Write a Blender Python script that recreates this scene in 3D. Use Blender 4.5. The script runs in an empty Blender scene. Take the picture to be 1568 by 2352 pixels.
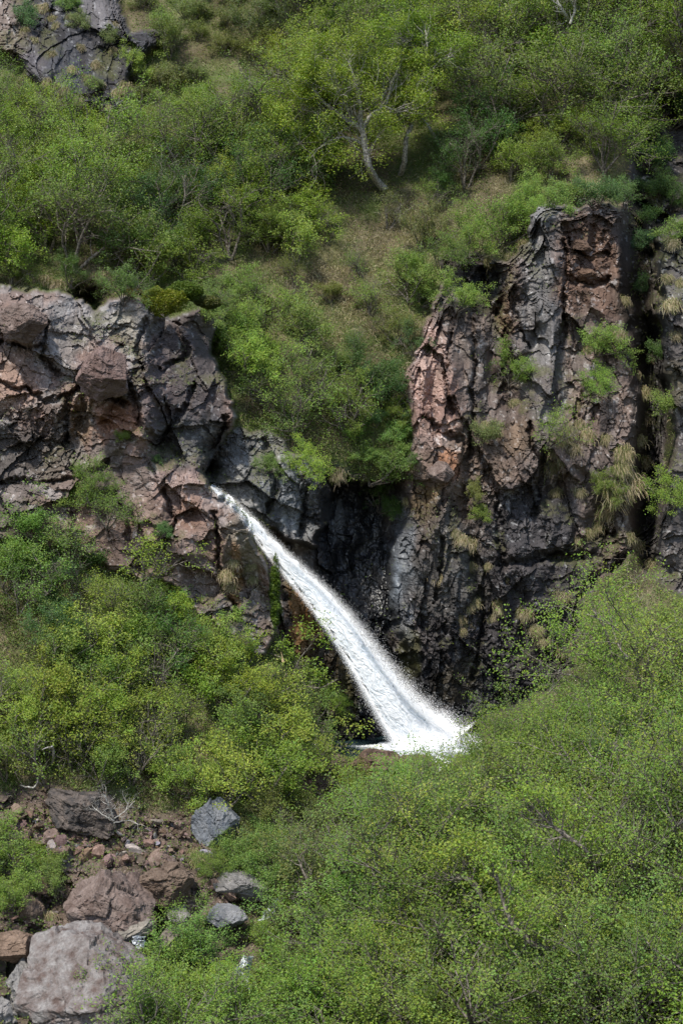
import bpy, math, random
import numpy as np
from mathutils import Vector, Matrix

# ------------------------------------------------------------------ camera, sky, sun
SC = bpy.context.scene
K = 1.0 / (67 * 60)          # tangent per layout unit (a 1568 x 2352 frame)
CZ = 8.05                    # eye height over the plunge pool
cam_d = bpy.data.cameras.new('camera')
cam = bpy.data.objects.new('camera', cam_d)
SC.collection.objects.link(cam)
cam.location = (0, 0, CZ)
cam.rotation_euler = (math.radians(90), 0, 0)
cam_d.sensor_fit = 'VERTICAL'
cam_d.sensor_height = 36
cam_d.lens = 36 / (2352 * K)
cam_d.clip_start = 0.5
cam_d.clip_end = 2000
SC.camera = cam

SUN_EL, SUN_AZ = 56.0, -27.0     # azimuth from behind the camera, negative = from the left
world = bpy.data.worlds.new('World')
SC.world = world
world.use_nodes = True
wn = world.node_tree
for n in list(wn.nodes):
    wn.nodes.remove(n)
sky = wn.nodes.new('ShaderNodeTexSky')
sky.sky_type = 'NISHITA'
sky.sun_disc = False
sky.sun_elevation = math.radians(SUN_EL)
bg = wn.nodes.new('ShaderNodeBackground')
bg.inputs['Strength'].default_value = 0.13
wo = wn.nodes.new('ShaderNodeOutputWorld')
wn.links.new(sky.outputs[0], bg.inputs[0])
wn.links.new(bg.outputs[0], wo.inputs[0])
sd = bpy.data.lights.new('sun', 'SUN')
sd.energy = 3.2
sd.angle = math.radians(4)
sd.color = (1.0, 0.95, 0.86)
sun = bpy.data.objects.new('sun', sd)
SC.collection.objects.link(sun)
_el, _az = math.radians(SUN_EL), math.radians(SUN_AZ)
to_sun = Vector((math.sin(_az) * math.cos(_el), -math.cos(_az) * math.cos(_el), math.sin(_el)))
sun.rotation_euler = to_sun.to_track_quat('Z', 'Y').to_euler()
sky.sun_rotation = math.atan2(to_sun.x, to_sun.y)
SC.view_settings.view_transform = 'Standard'
SC.view_settings.look = 'None'
SC.view_settings.gamma = 1
SC.view_settings.exposure = 0.75
try:
    SC.cycles.max_bounces = 6
    SC.cycles.diffuse_bounces = 4
    SC.cycles.transmission_bounces = 3
    SC.cycles.transparent_max_bounces = 4
except Exception:
    pass

COL = SC.collection
rnd = random.Random(7)
rg = np.random.default_rng(11)


def P(px, py, Y):
    return Vector(((px - 784) * K * Y, Y, CZ + (1176 - py) * K * Y))


# ------------------------------------------------------------------ tagging
def tag(o, label=None, cat=None, group=None, kind=None):
    if label: o['label'] = label
    if cat: o['category'] = cat
    if group: o['group'] = group
    if kind: o['kind'] = kind
    return o


def empty(name, loc):
    o = bpy.data.objects.new(name, None)
    COL.objects.link(o)
    o.location = loc
    o.empty_display_size = 0.2
    return o


def npmesh(name, V, F, mat=None, col=None, wet=None, smooth=False, link=True, parent=None):
    """V (n,3), F (m,k) uniform polygons -> object"""
    V = np.asarray(V, np.float32); F = np.asarray(F, np.int32)
    me = bpy.data.meshes.new(name)
    me.vertices.add(len(V)); me.vertices.foreach_set('co', V.ravel())
    m, k = F.shape
    me.loops.add(m * k); me.loops.foreach_set('vertex_index', F.ravel())
    me.polygons.add(m)
    me.polygons.foreach_set('loop_start', np.arange(0, m * k, k, dtype=np.int32))
    me.polygons.foreach_set('loop_total', np.full(m, k, np.int32))
    me.polygons.foreach_set('use_smooth', np.full(m, smooth, bool))
    if col is not None:
        a = me.color_attributes.new('tint', 'FLOAT_COLOR', 'POINT')
        c = np.ones((len(V), 4), np.float32); c[:, :col.shape[1]] = col
        a.data.foreach_set('color', c.ravel())
    if wet is not None:
        a = me.attributes.new('wet', 'FLOAT', 'POINT')
        a.data.foreach_set('value', wet.astype(np.float32))
    me.update()
    me.validate()
    if mat: me.materials.append(mat)
    o = bpy.data.objects.new(name, me)
    if link: COL.objects.link(o)
    if parent: o.parent = parent
    return o


# ------------------------------------------------------------------ noise
def hsh(ix, iy, seed):
    ix = ix.astype(np.int64); iy = iy.astype(np.int64)
    h = (ix * 374761393 + iy * 668265263 + seed * 1442695041) & 0xFFFFFFFF
    h = ((h ^ (h >> 13)) * 1274126177) & 0xFFFFFFFF
    h = ((h ^ (h >> 16)) * 2246822519) & 0xFFFFFFFF
    h = h ^ (h >> 15)
    return (h & 0xFFFFFF).astype(np.float32) / float(0xFFFFFF)


def vnoise(x, y, seed=0):
    ix = np.floor(x); iy = np.floor(y)
    fx = (x - ix).astype(np.float32); fy = (y - iy).astype(np.float32)
    fx = fx * fx * (3 - 2 * fx); fy = fy * fy * (3 - 2 * fy)
    a = hsh(ix, iy, seed); b = hsh(ix + 1, iy, seed)
    c = hsh(ix, iy + 1, seed); d = hsh(ix + 1, iy + 1, seed)
    return (a * (1 - fx) + b * fx) * (1 - fy) + (c * (1 - fx) + d * fx) * fy


def fbm(x, y, seed=0, octv=4, gain=0.5):
    s = 0; a = 1; t = 0
    for i in range(octv):
        s = s + a * vnoise(x * 2 ** i + 17.3 * i, y * 2 ** i - 9.1 * i, seed + i * 31)
        t += a; a *= gain
    return s / t * 2 - 1


def facets(x, y, size, seed, bias=0.0, flat=1.3):
    """cellular planes: returns (height in units of size, F2-F1, cell random)"""
    x = x / size; y = y / size
    ix = np.floor(x); iy = np.floor(y)
    b1 = np.full(x.shape, 9e9, np.float32); b2 = b1.copy()
    h = np.zeros(x.shape, np.float32); r = h.copy()
    for dx in (-1, 0, 1):
        for dy in (-1, 0, 1):
            cx = ix + dx; cy = iy + dy
            jx = cx + hsh(cx, cy, seed); jy = cy + hsh(cx, cy, seed + 1)
            ex = (x - jx).astype(np.float32); ey = (y - jy).astype(np.float32)
            d = ex * ex + ey * ey
            near = d < b1
            b2 = np.where(near, b1, np.minimum(b2, d))
            b1 = np.where(near, d, b1)
            hv = (hsh(cx, cy, seed + 2) - .5) * .7 + ex * (hsh(cx, cy, seed + 3) - .5) * flat + ey * ((hsh(cx, cy, seed + 4) - .5) * flat + bias)
            h = np.where(near, hv, h)
            r = np.where(near, hsh(cx, cy, seed + 5), r)
    return h, np.sqrt(b2) - np.sqrt(b1), r


def sstep(a, b, x):
    t = np.clip((x - a) / (b - a), 0, 1)
    return t * t * (3 - 2 * t)


# ------------------------------------------------------------------ terrain grid
ST = 2.25
gx = np.arange(-400, 1970, ST, dtype=np.float32)
gy = np.arange(-200, 2540, ST, dtype=np.float32)
NX, NY = len(gx), len(gy)
PX, PY = np.meshgrid(gx, gy)
WX = PX + fbm(PX / 45, PY / 45, 3, 5, .62) * 17 + fbm(PX / 11, PY / 11, 13, 3, .6) * 6
WY = PY + fbm(PX / 45, PY / 45, 9, 5, .62) * 17 + fbm(PX / 11, PY / 11, 19, 3, .6) * 6


def poly(pts, X=None, Y=None):
    X = WX if X is None else X; Y = WY if Y is None else Y
    ins = np.zeros(X.shape, bool)
    n = len(pts)
    for i in range(n):
        x1, y1 = pts[i]; x2, y2 = pts[(i + 1) % n]
        if y1 == y2: continue
        c = ((y1 > Y) != (y2 > Y)) & (X < (x2 - x1) * (Y - y1) / (y2 - y1) + x1)
        ins ^= c
    return ins.astype(np.float32)


def blur(m, r):
    r = max(1, int(r / ST))
    for ax in (0, 1):
        for _ in range(2):
            p = np.pad(m, [(r, r) if a == ax else (0, 0) for a in (0, 1)], mode='edge')
            c = np.cumsum(p, axis=ax, dtype=np.float64)
            z = np.zeros_like(np.take(c, [0], axis=ax))
            c = np.concatenate([z, c], axis=ax)
            w = 2 * r + 1
            n = m.shape[ax]
            m = ((np.take(c, np.arange(w, w + n), axis=ax) - np.take(c, np.arange(0, n), axis=ax)) / w).astype(np.float32)
    return m


def table(cols, rows, vals, X, Y):
    vals = np.array(vals, np.float32)
    tmp = np.stack([np.interp(X[0], cols, v) for v in vals])        # rows x NX
    out = np.empty(X.shape, np.float32)
    yy = Y[:, 0]
    for j in range(X.shape[1]):
        out[:, j] = np.interp(yy, rows, tmp[:, j])
    return out


cols = [-230, 0, 250, 500, 750, 1000, 1250, 1568, 1800]
BASE = table(cols, [-200, 0, 200, 450, 650, 900, 1100, 1300, 1500, 1700, 1850, 2000, 2150, 2352, 2540], [
    [86, 86, 86, 86, 86, 85, 84, 81, 80],
    [80, 80, 80, 80, 79, 79, 78, 76, 75],
    [75, 75, 76, 76, 76, 75, 74, 72, 71],
    [69, 69, 70, 70, 70, 70, 67.5, 68, 68],
    [64.5, 64.5, 65, 65.5, 66, 65.5, 64, 66, 66],
    [60, 60, 60, 61.5, 62.3, 63, 62, 64, 64],
    [58.5, 58.5, 58.5, 60, 61.5, 62.5, 61.5, 62.5, 63],
    [57, 57, 57.2, 58.5, 61, 62.5, 61, 60, 60],
    [54.5, 54.5, 55, 56.5, 59.3, 61.5, 59, 55, 54.5],
    [52.5, 52.5, 53, 54.5, 57.3, 57.5, 55.5, 51, 50],
    [50.5, 50.5, 51, 52, 53.5, 54, 52, 48, 47],
    [48.5, 48.5, 49, 49.5, 50.5, 50, 48, 45, 44],
    [46.5, 46.5, 47, 48, 48.5, 47.5, 45.5, 42.5, 42],
    [44, 44, 44.5, 46, 46, 44.5, 42.5, 40, 39.5],
    [42, 42, 42, 43, 43, 42, 40, 38, 37.5]], PX, PY)
BASE = blur(BASE, 40)

R_UP = [(-400, -400), (280, -400), (275, 30), (300, 80), (365, 72), (362, 112), (310, 140), (285, 180), (312, 220), (240, 262),
        (180, 235), (120, 240), (90, 195), (50, 150), (0, 120), (-400, 110)]
R_LEFT = [(-400, 632), (0, 655), (60, 668), (130, 672), (190, 690), (212, 712), (240, 695), (310, 670), (330, 690), (345, 722), (400, 728),
          (440, 716), (478, 680), (505, 676), (516, 720), (490, 760), (478, 805), (520, 880), (548, 960), (520, 1000), (492, 1060),
          (470, 1082), (482, 1112), (525, 1160), (565, 1190), (583, 1235), (612, 1295), (634, 1350), (640, 1450), (612, 1500),
          (560, 1500), (500, 1470), (450, 1400), (400, 1350), (330, 1330), (250, 1300), (150, 1270), (60, 1240), (-400, 1210)]
R_MID = [(490, 1050), (540, 985), (620, 985), (680, 1040), (745, 1060), (757, 1120), (742, 1200), (720, 1252), (670, 1245), (600, 1190),
         (540, 1155), (480, 1105), (470, 1080)]
R_RIGHT = [(1214, 500), (1236, 472), (1285, 462), (1325, 476), (1375, 450), (1415, 474), (1440, 452), (1485, 510), (1508, 700), (1500, 900), (1520, 1200), (1420, 1300), (1330, 1380),
           (1310, 1540), (1240, 1600), (1110, 1650), (1110, 1738), (720, 1738), (740, 1600), (640, 1480), (634, 1350), (612, 1290),
           (590, 1200), (700, 1250), (750, 1200), (755, 1090), (870, 1120), (930, 1060), (945, 1000), (935, 860), (960, 760), (1015, 640),
           (1010, 580), (1110, 590), (1165, 600), (1212, 560)]
R_EDGE = [(1512, 545), (1568, 525), (2000, 500), (2000, 1420), (1568, 1370), (1500, 1330), (1522, 1150), (1545, 1000), (1515, 850)]
R_CHASM = [(1462, 230), (1568, 190), (1800, 190), (1800, 520), (1568, 500), (1508, 545), (1498, 700), (1528, 900), (1505, 1300), (1482, 1330),
           (1455, 1230), (1470, 900), (1450, 700), (1428, 440)]
R_GULLY = [(740, 1100), (870, 1120), (905, 1160), (890, 1300), (900, 1400), (960, 1560), (1000, 1650), (1040, 1738), (740, 1738), (800, 1600),
           (760, 1480), (700, 1370), (640, 1290), (700, 1255), (745, 1200)]
R_SCREE = [(-400, 1860), (60, 1810), (110, 1800), (240, 1815), (330, 1862), (440, 1872), (540, 1850), (560, 1920), (490, 1950),
           (475, 2000), (520, 2030), (620, 2010), (720, 2080), (600, 2150), (560, 2300), (470, 2420), (420, 2600), (-400, 2600)]

mUP, mLEFT, mMID, mRIGHT, mEDGE, mCH, mGU, mSC = [poly(p) for p in (R_UP, R_LEFT, R_MID, R_RIGHT, R_EDGE, R_CHASM, R_GULLY, R_SCREE)]


def lerp(a, b, t):
    return a * (1 - t) + b * t


Y = BASE.copy()
Y = lerp(Y, BASE - 1.2, blur(mUP, 8))
yl = np.interp(PY, [600, 700, 900, 1100, 1300, 1500], [59.4, 58.4, 57.6, 57.2, 56.6, 56.0]).astype(np.float32)
yl = yl + sstep(310, 350, WX) * sstep(760, 720, WY + (WX - 350) * .3) * 0.0 + sstep(320, 380, WX) * sstep(1090, 1030, WY) * 1.5
yl = yl - 0.9 * np.exp(-((WX - 240) / 70) ** 2 - ((WY - 860) / 75) ** 2) - 0.7 * np.exp(-((WX - 50) / 60) ** 2 - ((WY - 740) / 50) ** 2)
yl = yl + 0.9 * np.exp(-((WX - 190) / 25) ** 2 - ((WY - 960) / 60) ** 2) + .8 * np.exp(-((WX - 265) / 40) ** 2 - ((WY - 960) / 35) ** 2)
yl = yl + 0.9 * np.exp(-((WX - 90) / 110) ** 2 - ((WY - 1030) / 60) ** 2)
yl = yl + sstep(430, 520, PX) * sstep(900, 760, PY) * 2.0
yl = lerp(yl, BASE - .25, sstep(1200, 1380, PY))
yl = yl - 0.8 * np.exp(-((WX - 350) / 40) ** 2 - ((WY - 930) / 110) ** 2)
Y = lerp(Y, yl, blur(mLEFT, 2.3))
yr = table([-230, 620, 760, 900, 950, 1050, 1130, 1170, 1250, 1330, 1450, 1800], [300, 450, 600, 850, 1100, 1300, 1500, 1740], [
    [68, 68, 68, 68, 67, 66.5, 66.5, 66, 65.5, 65.5, 66, 66],
    [67, 67, 67, 67, 66, 65.5, 65.3, 65, 64.3, 64.8, 65, 66],
    [66, 66, 66, 65, 64.5, 64.5, 65.6, 64.0, 63.3, 64.6, 64.6, 65],
    [65, 65, 65, 64, 61.8, 62.4, 63.6, 63.6, 62.6, 63.4, 63.6, 64],
    [64, 63, 63.5, 63.6, 61.6, 61.4, 62.2, 62.0, 62.0, 61.8, 62.0, 63],
    [61, 60.6, 62.8, 63.0, 61.2, 60.9, 61.4, 61.4, 61.8, 61.6, 62, 62],
    [60.6, 60.3, 61.5, 62.6, 62, 61.3, 61.6, 61.8, 61.6, 61.6, 62, 62],
    [60.6, 60.6, 61.2, 62.3, 62.2, 62, 62.2, 62.2, 62, 62, 62, 62]], PX, PY)
yr = blur(yr, 12)
Y = lerp(Y, yr, blur(mRIGHT, 3))
Y = Y + blur(mGU, 6) * 0.7
ym = 60.6 - 1.5 * np.exp(-((WX - 640) / 110) ** 2 - ((WY - 1120) / 90) ** 2) + sstep(730, 760, WX) * 1.5 - sstep(1150, 1250, WY) * .6
Y = lerp(Y, ym, blur(mMID, 4))
Y = lerp(Y, 61.5 + (PY - 900) * -.002, blur(mEDGE, 6))
Y = Y + blur(mCH, 14) * 4.6
# dark holes: below the left ridge, beside the fall, at the scree
for cx, cy, rx, ry, d in ((478, 1072, 16, 16, 2.2), (372, 1015, 20, 14, 1.2), (490, 1030, 22, 30, 1.4), (205, 690, 30, 25, 3.0),
                          (1080, 640, 40, 45, 1.5), (1150, 690, 14, 60, 1.2), (880, 905, 34, 44, .9), (1270, 1130, 50, 30, .9),
                          (1390, 1210, 40, 60, 1.0), (700, 1640, 40, 60, 1.2), (365, 2135, 22, 34, 2.0), (350, 2225, 25, 22, 1.5),
                          (1300, 1280, 90, 14, .9), (110, 2080, 40, 30, .8), (1180, 1290, 60, 10, .5)):
    Y = Y + d * np.exp(-((WX - cx) / rx) ** 2 - ((WY - cy) / ry) ** 2)
# steps and slabs in the scree area
ROCK = np.clip(np.maximum.reduce([mUP, mLEFT, mMID, mRIGHT, mEDGE, mCH, mGU]), 0, 1)
RK = blur(ROCK, 2.3)

X0 = (PX - 784) * K * 60; Z0 = (1176 - PY) * K * 60
wxx = X0 + fbm(X0 / 1.4, Z0 / 1.4, 41, 6, .6) * .32
wzz = Z0 + fbm(X0 / 1.4, Z0 / 1.4, 47, 6, .6) * .32
vert = blur(np.maximum.reduce([mRIGHT, mGU, mUP]), 20)          # columnar, upright jointing on the right
hA, eA, rA = facets(wxx * (1 + .3 * vert), wzz * (1 - .3 * vert) + wxx * .25, 2.3, 100, .22)
hB, eB, rB = facets(wxx * (1 + .9 * vert), wzz * (1 - .5 * vert) - wxx * .15, .95, 200, .33, 1.5)
hB2, eB2, rB2 = facets(wxx * (1.25 + .9 * vert) - wzz * .25, wzz * .8 + wxx * .35, 1.6, 240, .3, 1.5)
bm_ = sstep(-.12, .12, fbm(X0 / 2.4, Z0 / 2.4, 78, 4))
hB = lerp(hB, hB2 * 1.35, bm_); eB = lerp(eB, eB2, bm_)
hC, eC, rC = facets(wxx * (1 + .7 * vert), wzz * (1 - .45 * vert), .40, 300, .5, 1.6)
hD, eD, rD = facets(wxx + fbm(X0 * 3, Z0 * 3, 5, 2) * .05, wzz + fbm(X0 * 3, Z0 * 3, 6, 2) * .05, .17, 400, .4)
rough_zone = .25 + .85 * sstep(-.2, .5, fbm(X0 / 2.5, Z0 / 2.5, 77, 3))
hE, eE, rE = facets(X0 - Z0 * .3 + fbm(X0 * 5, Z0 * 5, 15, 2) * .02, Z0 + X0 * .3, .095, 500)
bz = .22 + .75 * sstep(-.35, .35, fbm(X0 / 1.8, Z0 / 1.8, 79, 3))
rel = hA * 2.3 * (.42 - .10 * vert) + hB * .95 * .60 * bz + hC * .40 * .50 * rough_zone + hD * .17 * .85 * rough_zone + hE * .095 * .7 * rough_zone
rel += fbm(X0 * 1.5, Z0 * 1.5, 21, 6, .6) * .14
lw = .55 + .45 * fbm(X0 / 1.5, Z0 / 1.5, 33, 3)
ribs = 1 - 2 * np.abs(fbm(X0 * .75 + fbm(X0 / 2, Z0 / 2, 36, 3) * .7, Z0 * .17, 34, 3))
rel -= vert * ribs * .75 + .30 * (1 - vert) * (1 - 2 * np.abs(fbm(X0 * .6 + Z0 * .25, Z0 * .45, 35, 4)))
tz = Z0 * .9 + fbm(X0 / 1.2, Z0 / 2, 37, 4) * 1.3; tz = tz - np.floor(tz)
rel += (tz - .5) * .20 * lw
cr1 = sstep(.15, .35, fbm(X0 * .8, Z0 * .8, 8, 3)); cr2 = sstep(.0, .2, fbm(X0 * 1.2, Z0 * 1.2, 18, 3))
rel += np.exp(-(eB / .02) ** 2) * .10 * cr1
rel += fbm(X0 * 5, Z0 * 5, 22, 4, .7) * .05
soft = fbm(X0 / 2.2, Z0 / 2.2, 61, 5) * .55 + fbm(X0 * 1.6, Z0 * 1.6, 62, 4) * .10
CREV = [[(105, 928), (160, 898), (185, 880), (225, 905), (285, 932)], [(160, 898), (148, 960), (156, 1012)], [(345, 1018), (390, 985), (430, 935), (445, 880)],
        [(400, 735), (430, 800), (380, 850)], [(300, 885), (312, 960), (348, 1012)], [(-40, 870), (60, 900), (105, 928)], [(520, 960), (480, 1065)], [(250, 1062), (170, 1102), (80, 1112), (0, 1100)],
        [(490, 1180), (500, 1300), (545, 1420)], [(110, 740), (90, 820), (130, 860)], [(0, 780), (60, 800), (90, 790)], [(330, 740), (310, 800), (330, 850)], [(380, 1130), (400, 1200), (370, 1260)],
        [(250, 1120), (300, 1180), (290, 1240)], [(1170, 620), (1190, 740), (1216, 800)], [(1082, 700), (1088, 900), (1074, 1050)], [(1165, 745), (1158, 900)], [(1140, 1140), (1152, 1250), (1160, 1335)],
        [(1292, 560), (1302, 700), (1282, 800)], [(1240, 1292), (1330, 1245), (1405, 1222)], [(975, 955), (1010, 1000), (1060, 1010)], [(1022, 1240), (1000, 1380)], [(1330, 920), (1318, 1000)],
        [(1030, 760), (1020, 860), (1035, 950)], [(1210, 980), (1240, 1080), (1230, 1180)], [(1100, 1350), (1110, 1450), (1090, 1560)], [(1310, 560), (1350, 590), (1400, 580)], [(1300, 640), (1350, 655), (1400, 640)],
        [(600, 1010), (640, 1100), (620, 1170)], [(690, 1060), (700, 1150), (690, 1230)]]
crev = np.zeros(PX.shape, np.float32)
for ln in CREV:
    x0 = min(p[0] for p in ln) - 60; x1 = max(p[0] for p in ln) + 60; y0 = min(p[1] for p in ln) - 60; y1 = max(p[1] for p in ln) + 60
    ja, jb = max(0, int((x0 - gx[0]) / ST)), int((x1 - gx[0]) / ST); ia, ib = max(0, int((y0 - gy[0]) / ST)), int((y1 - gy[0]) / ST)
    xx = WX[ia:ib, ja:jb]; yy_ = WY[ia:ib, ja:jb]; dm = np.full(xx.shape, 1e9, np.float32)
    for (a, b), (c, d) in zip(ln[:-1], ln[1:]):
        t = np.clip(((xx - a) * (c - a) + (yy_ - b) * (d - b)) / ((c - a) ** 2 + (d - b) ** 2), 0, 1)
        dm = np.minimum(dm, np.hypot(xx - a - t * (c - a), yy_ - b - t * (d - b)))
    wd = 5 + 5 * vnoise(X0[ia:ib, ja:jb] * 1.5, Z0[ia:ib, ja:jb] * 1.5, 55)
    crev[ia:ib, ja:jb] = np.maximum(crev[ia:ib, ja:jb], np.exp(-(dm / wd) ** 2) - .35 * np.exp(-((dm - 14) / 9) ** 2))
rel += crev * .55
Y = Y + rel * RK * (1 - .35 * blur(mGU, 8)) + soft * (1 - RK) + (hC * .4 * .5 + hB * .4) * blur(mSC, 10)
YT = Y


def ground(px, py):
    i = int(round((py - gy[0]) / ST)); j = int(round((px - gx[0]) / ST))
    i = min(max(i, 0), NY - 1); j = min(max(j, 0), NX - 1)
    return float(YT[i, j])


def groundv(px, py):
    i = np.clip(np.round((py - gy[0]) / ST).astype(int), 0, NY - 1)
    j = np.clip(np.round((px - gx[0]) / ST).astype(int), 0, NX - 1)
    return i, j, YT[i, j]


# ------------------------------------------------------------------ rock and soil colours (stone tones, plus shade painted into the right cleft)
C = np.empty(PX.shape + (3,), np.float32)
WET = np.zeros(PX.shape, np.float32)


def blob(cx, cy, rx, ry, col, s=1.0, edge=.35, wet=None, mask=None):
    d = np.sqrt(((WX - cx) / rx) ** 2 + ((WY - cy) / ry) ** 2) + fbm(X0 * 1.3, Z0 * 1.3, int(cx) + 3, 4) * .55
    w = (sstep(1 + edge, 1 - edge, d) * s).astype(np.float32)
    if mask is not None: w = w * mask
    C[:] = C * (1 - w[..., None]) + np.array(col, np.float32) * w[..., None]
    if wet is not None:
        WET[:] = WET * (1 - w) + wet * w


soil = np.array((.085, .07, .042)); tan = np.array((.26, .22, .135)); grn = np.array((.075, .105, .028)); umb = np.array((.105, .085, .045))
n1 = sstep(-.25, .35, fbm(X0 / 1.3, Z0 / 1.3, 71, 5))[..., None]
n2 = sstep(-.1, .5, fbm(X0 / .8, Z0 / .8, 72, 5))[..., None]
n3 = sstep(.0, .5, fbm(X0 / 2, Z0 / 2, 73, 4))[..., None]
C[:] = lerp(lerp(lerp(soil, grn, n1), tan, n2 * .45), umb, n3 * .5)
red = np.array((.215, .145, .118)); gry = np.array((.215, .20, .192)); brn = np.array((.13, .10, .085)); drk = np.array((.058, .055, .058)); blk = np.array((.022, .023, .026))
rc = rC[..., None]; rb = rB[..., None]; ra = rA[..., None]; rd = rD[..., None]
rockc = lerp(lerp(red, brn, sstep(.35, .75, rb)), gry, sstep(.6, .95, rc) * .8)
mixn = sstep(-.2, .3, fbm(X0 / 1.7, Z0 / 1.7, 81, 5))[..., None]
rockc = lerp(rockc, lerp(gry, brn, rc), mixn * .38)
C[:] = lerp(C, rockc, RK[..., None])
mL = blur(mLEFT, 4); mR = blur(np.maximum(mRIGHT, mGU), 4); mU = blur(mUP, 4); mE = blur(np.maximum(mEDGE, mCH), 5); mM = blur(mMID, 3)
# upper-left crag
C[:] = lerp(C, lerp(drk * .8, np.array((.07, .07, .078)), rc), mU[..., None] * .97) * (1 - .25 * mU[..., None])
blob(20, 60, 45, 100, (.17, .135, .115), .9, mask=mU); blob(220, 30, 55, 45, (.13, .12, .122), .8, mask=mU)
blob(140, 170, 80, 60, (.035, .036, .042), .8, wet=.7, mask=mU); blob(70, 130, 35, 50, (.09, .08, .085), .7, mask=mU)
# left cliff
blob(200, 735, 150, 55, (.25, .24, .235), .75, mask=mL); blob(130, 800, 60, 80, (.21, .19, .18), .6, mask=mL)
blob(60, 745, 50, 50, (.20, .15, .13), .8, mask=mL); blob(245, 855, 60, 60, (.17, .125, .12), .9, mask=mL)
blob(430, 880, 110, 190, (.075, .064, .064), .92, mask=mL); blob(490, 1010, 40, 60, (.05, .048, .05), .9, wet=.4, mask=mL)
blob(360, 900, 45, 90, (.115, .088, .085), .8, mask=mL)
blob(420, 1010, 50, 45, (.10, .10, .103), .7, mask=mL)
blob(60, 1030, 110, 70, (.075, .066, .06), .85, mask=mL); blob(130, 1060, 40, 50, (.10, .085, .065), .6, mask=mL)
blob(265, 965, 42, 45, (.26, .135, .085), .9, mask=mL); blob(190, 960, 25, 60, (.17, .12, .075), .7, mask=mL)
blob(30, 880, 60, 60, (.26, .17, .13), .7, mask=mL)
blob(290, 760, 30, 45, (.20, .185, .14), .6, mask=mL)
blob(410, 1120, 70, 70, (.27, .19, .165), .7, mask=mL); blob(440, 1180, 35, 45, (.19, .095, .055), .7, mask=mL)
blob(220, 1130, 110, 60, (.21, .16, .14), .6, mask=mL); blob(560, 1260, 45, 90, (.15, .13, .10), .9, mask=mL)
blob(560, 1400, 50, 60, (.17, .14, .125), .9, mask=mL); blob(540, 1340, 12, 80, (.17, .085, .03), .7, mask=mL)
blob(350, 1230, 170, 110, (.20, .135, .11), .6, mask=mL)
# middle grey mass
C[:] = lerp(C, lerp(np.array((.12, .12, .122)), np.array((.21, .207, .20)), rc), mM[..., None] * .95)
blob(650, 1150, 70, 70, (.10, .108, .12), .7, wet=.45, mask=mM); blob(560, 1040, 60, 50, (.16, .158, .15), .6, mask=mM)
# right cliff
C[:] = lerp(C, lerp(np.array((.13, .095, .078)), np.array((.115, .10, .095)), rb), mR[..., None] * .8)
blob(1000, 900, 60, 120, (.27, .17, .14), .85, mask=mR); blob(985, 840, 50, 60, (.28, .20, .17), .7, mask=mR)
blob(1075, 800, 60, 90, (.15, .125, .11), .7, mask=mR); blob(1240, 700, 45, 260, (.135, .13, .128), .85, mask=mR)
blob(1350, 610, 90, 130, (.135, .085, .062), .9, mask=mR); blob(1250, 480, 35, 30, (.22, .215, .21), .8, mask=mR)
blob(1120, 640, 45, 50, (.045, .047, .052), .9, wet=.6, mask=mR); blob(1160, 730, 20, 60, (.14, .075, .03), .5, mask=mR)
blob(1080, 1080, 120, 110, (.16, .115, .088), .8, mask=mR); blob(1020, 1070, 30, 40, (.27, .13, .07), .7, mask=mR)
blob(980, 1160, 26, 40, (.23, .15, .06), .8, mask=mR); blob(1190, 1000, 60, 40, (.15, .105, .07), .7, mask=mR)
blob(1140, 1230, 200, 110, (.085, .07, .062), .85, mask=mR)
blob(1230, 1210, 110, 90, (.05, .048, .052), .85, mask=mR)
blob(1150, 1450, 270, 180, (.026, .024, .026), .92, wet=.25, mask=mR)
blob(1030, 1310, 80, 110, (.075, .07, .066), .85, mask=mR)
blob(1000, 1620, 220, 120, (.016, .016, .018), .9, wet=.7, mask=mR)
blob(1050, 1560, 50, 60, (.06, .05, .03), .5, mask=mR)
blob(820, 1380, 100, 350, (.007, .008, .010), .98, wet=1.0, mask=mR); blob(770, 1180, 60, 110, (.012, .012, .014), .9, wet=.9)
blob(940, 1500, 22, 70, (.045, .045, .012), .7, mask=mR)
blob(922, 1290, 34, 130, (.13, .14, .155), .85, edge=.4, mask=mR); blob(908, 1330, 12, 60, (.20, .23, .27), .6, edge=.6, mask=mR)
blob(770, 1190, 20, 40, (.22, .23, .25), .5, mask=mR)
blob(700, 1440, 42, 100, (.17, .09, .03), .95, wet=.4, mask=mR); blob(790, 1600, 25, 90, (.06, .055, .02), .8, wet=.5, mask=mR)
blob(750, 1560, 40, 120, (.05, .038, .02), .7, wet=.7, mask=mR)
blob(632, 1370, 13, 95, (.055, .085, .012), .95, edge=.2); blob(660, 1430, 9, 90, (.015, .015, .016), .8, wet=.8)
# far right column and the shaded cleft
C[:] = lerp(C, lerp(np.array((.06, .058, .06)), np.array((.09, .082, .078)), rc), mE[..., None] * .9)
blob(1490, 600, 45, 320, (.016, .017, .013), .95, mask=mE); blob(1455, 620, 40, 200, (.05, .038, .028), .8, mask=mR); blob(1540, 880, 30, 60, (.07, .06, .03), .6, mask=mE)  # cleft and the flank left of it: shade put into the stone colour
# scree
C[:] = lerp(C, lerp(np.array((.10, .072, .055)), np.array((.14, .108, .09)), rc), blur(mSC, 8)[..., None] * .85)
blob(80, 1950, 110, 60, (.19, .155, .15), .8, mask=mSC)
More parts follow.
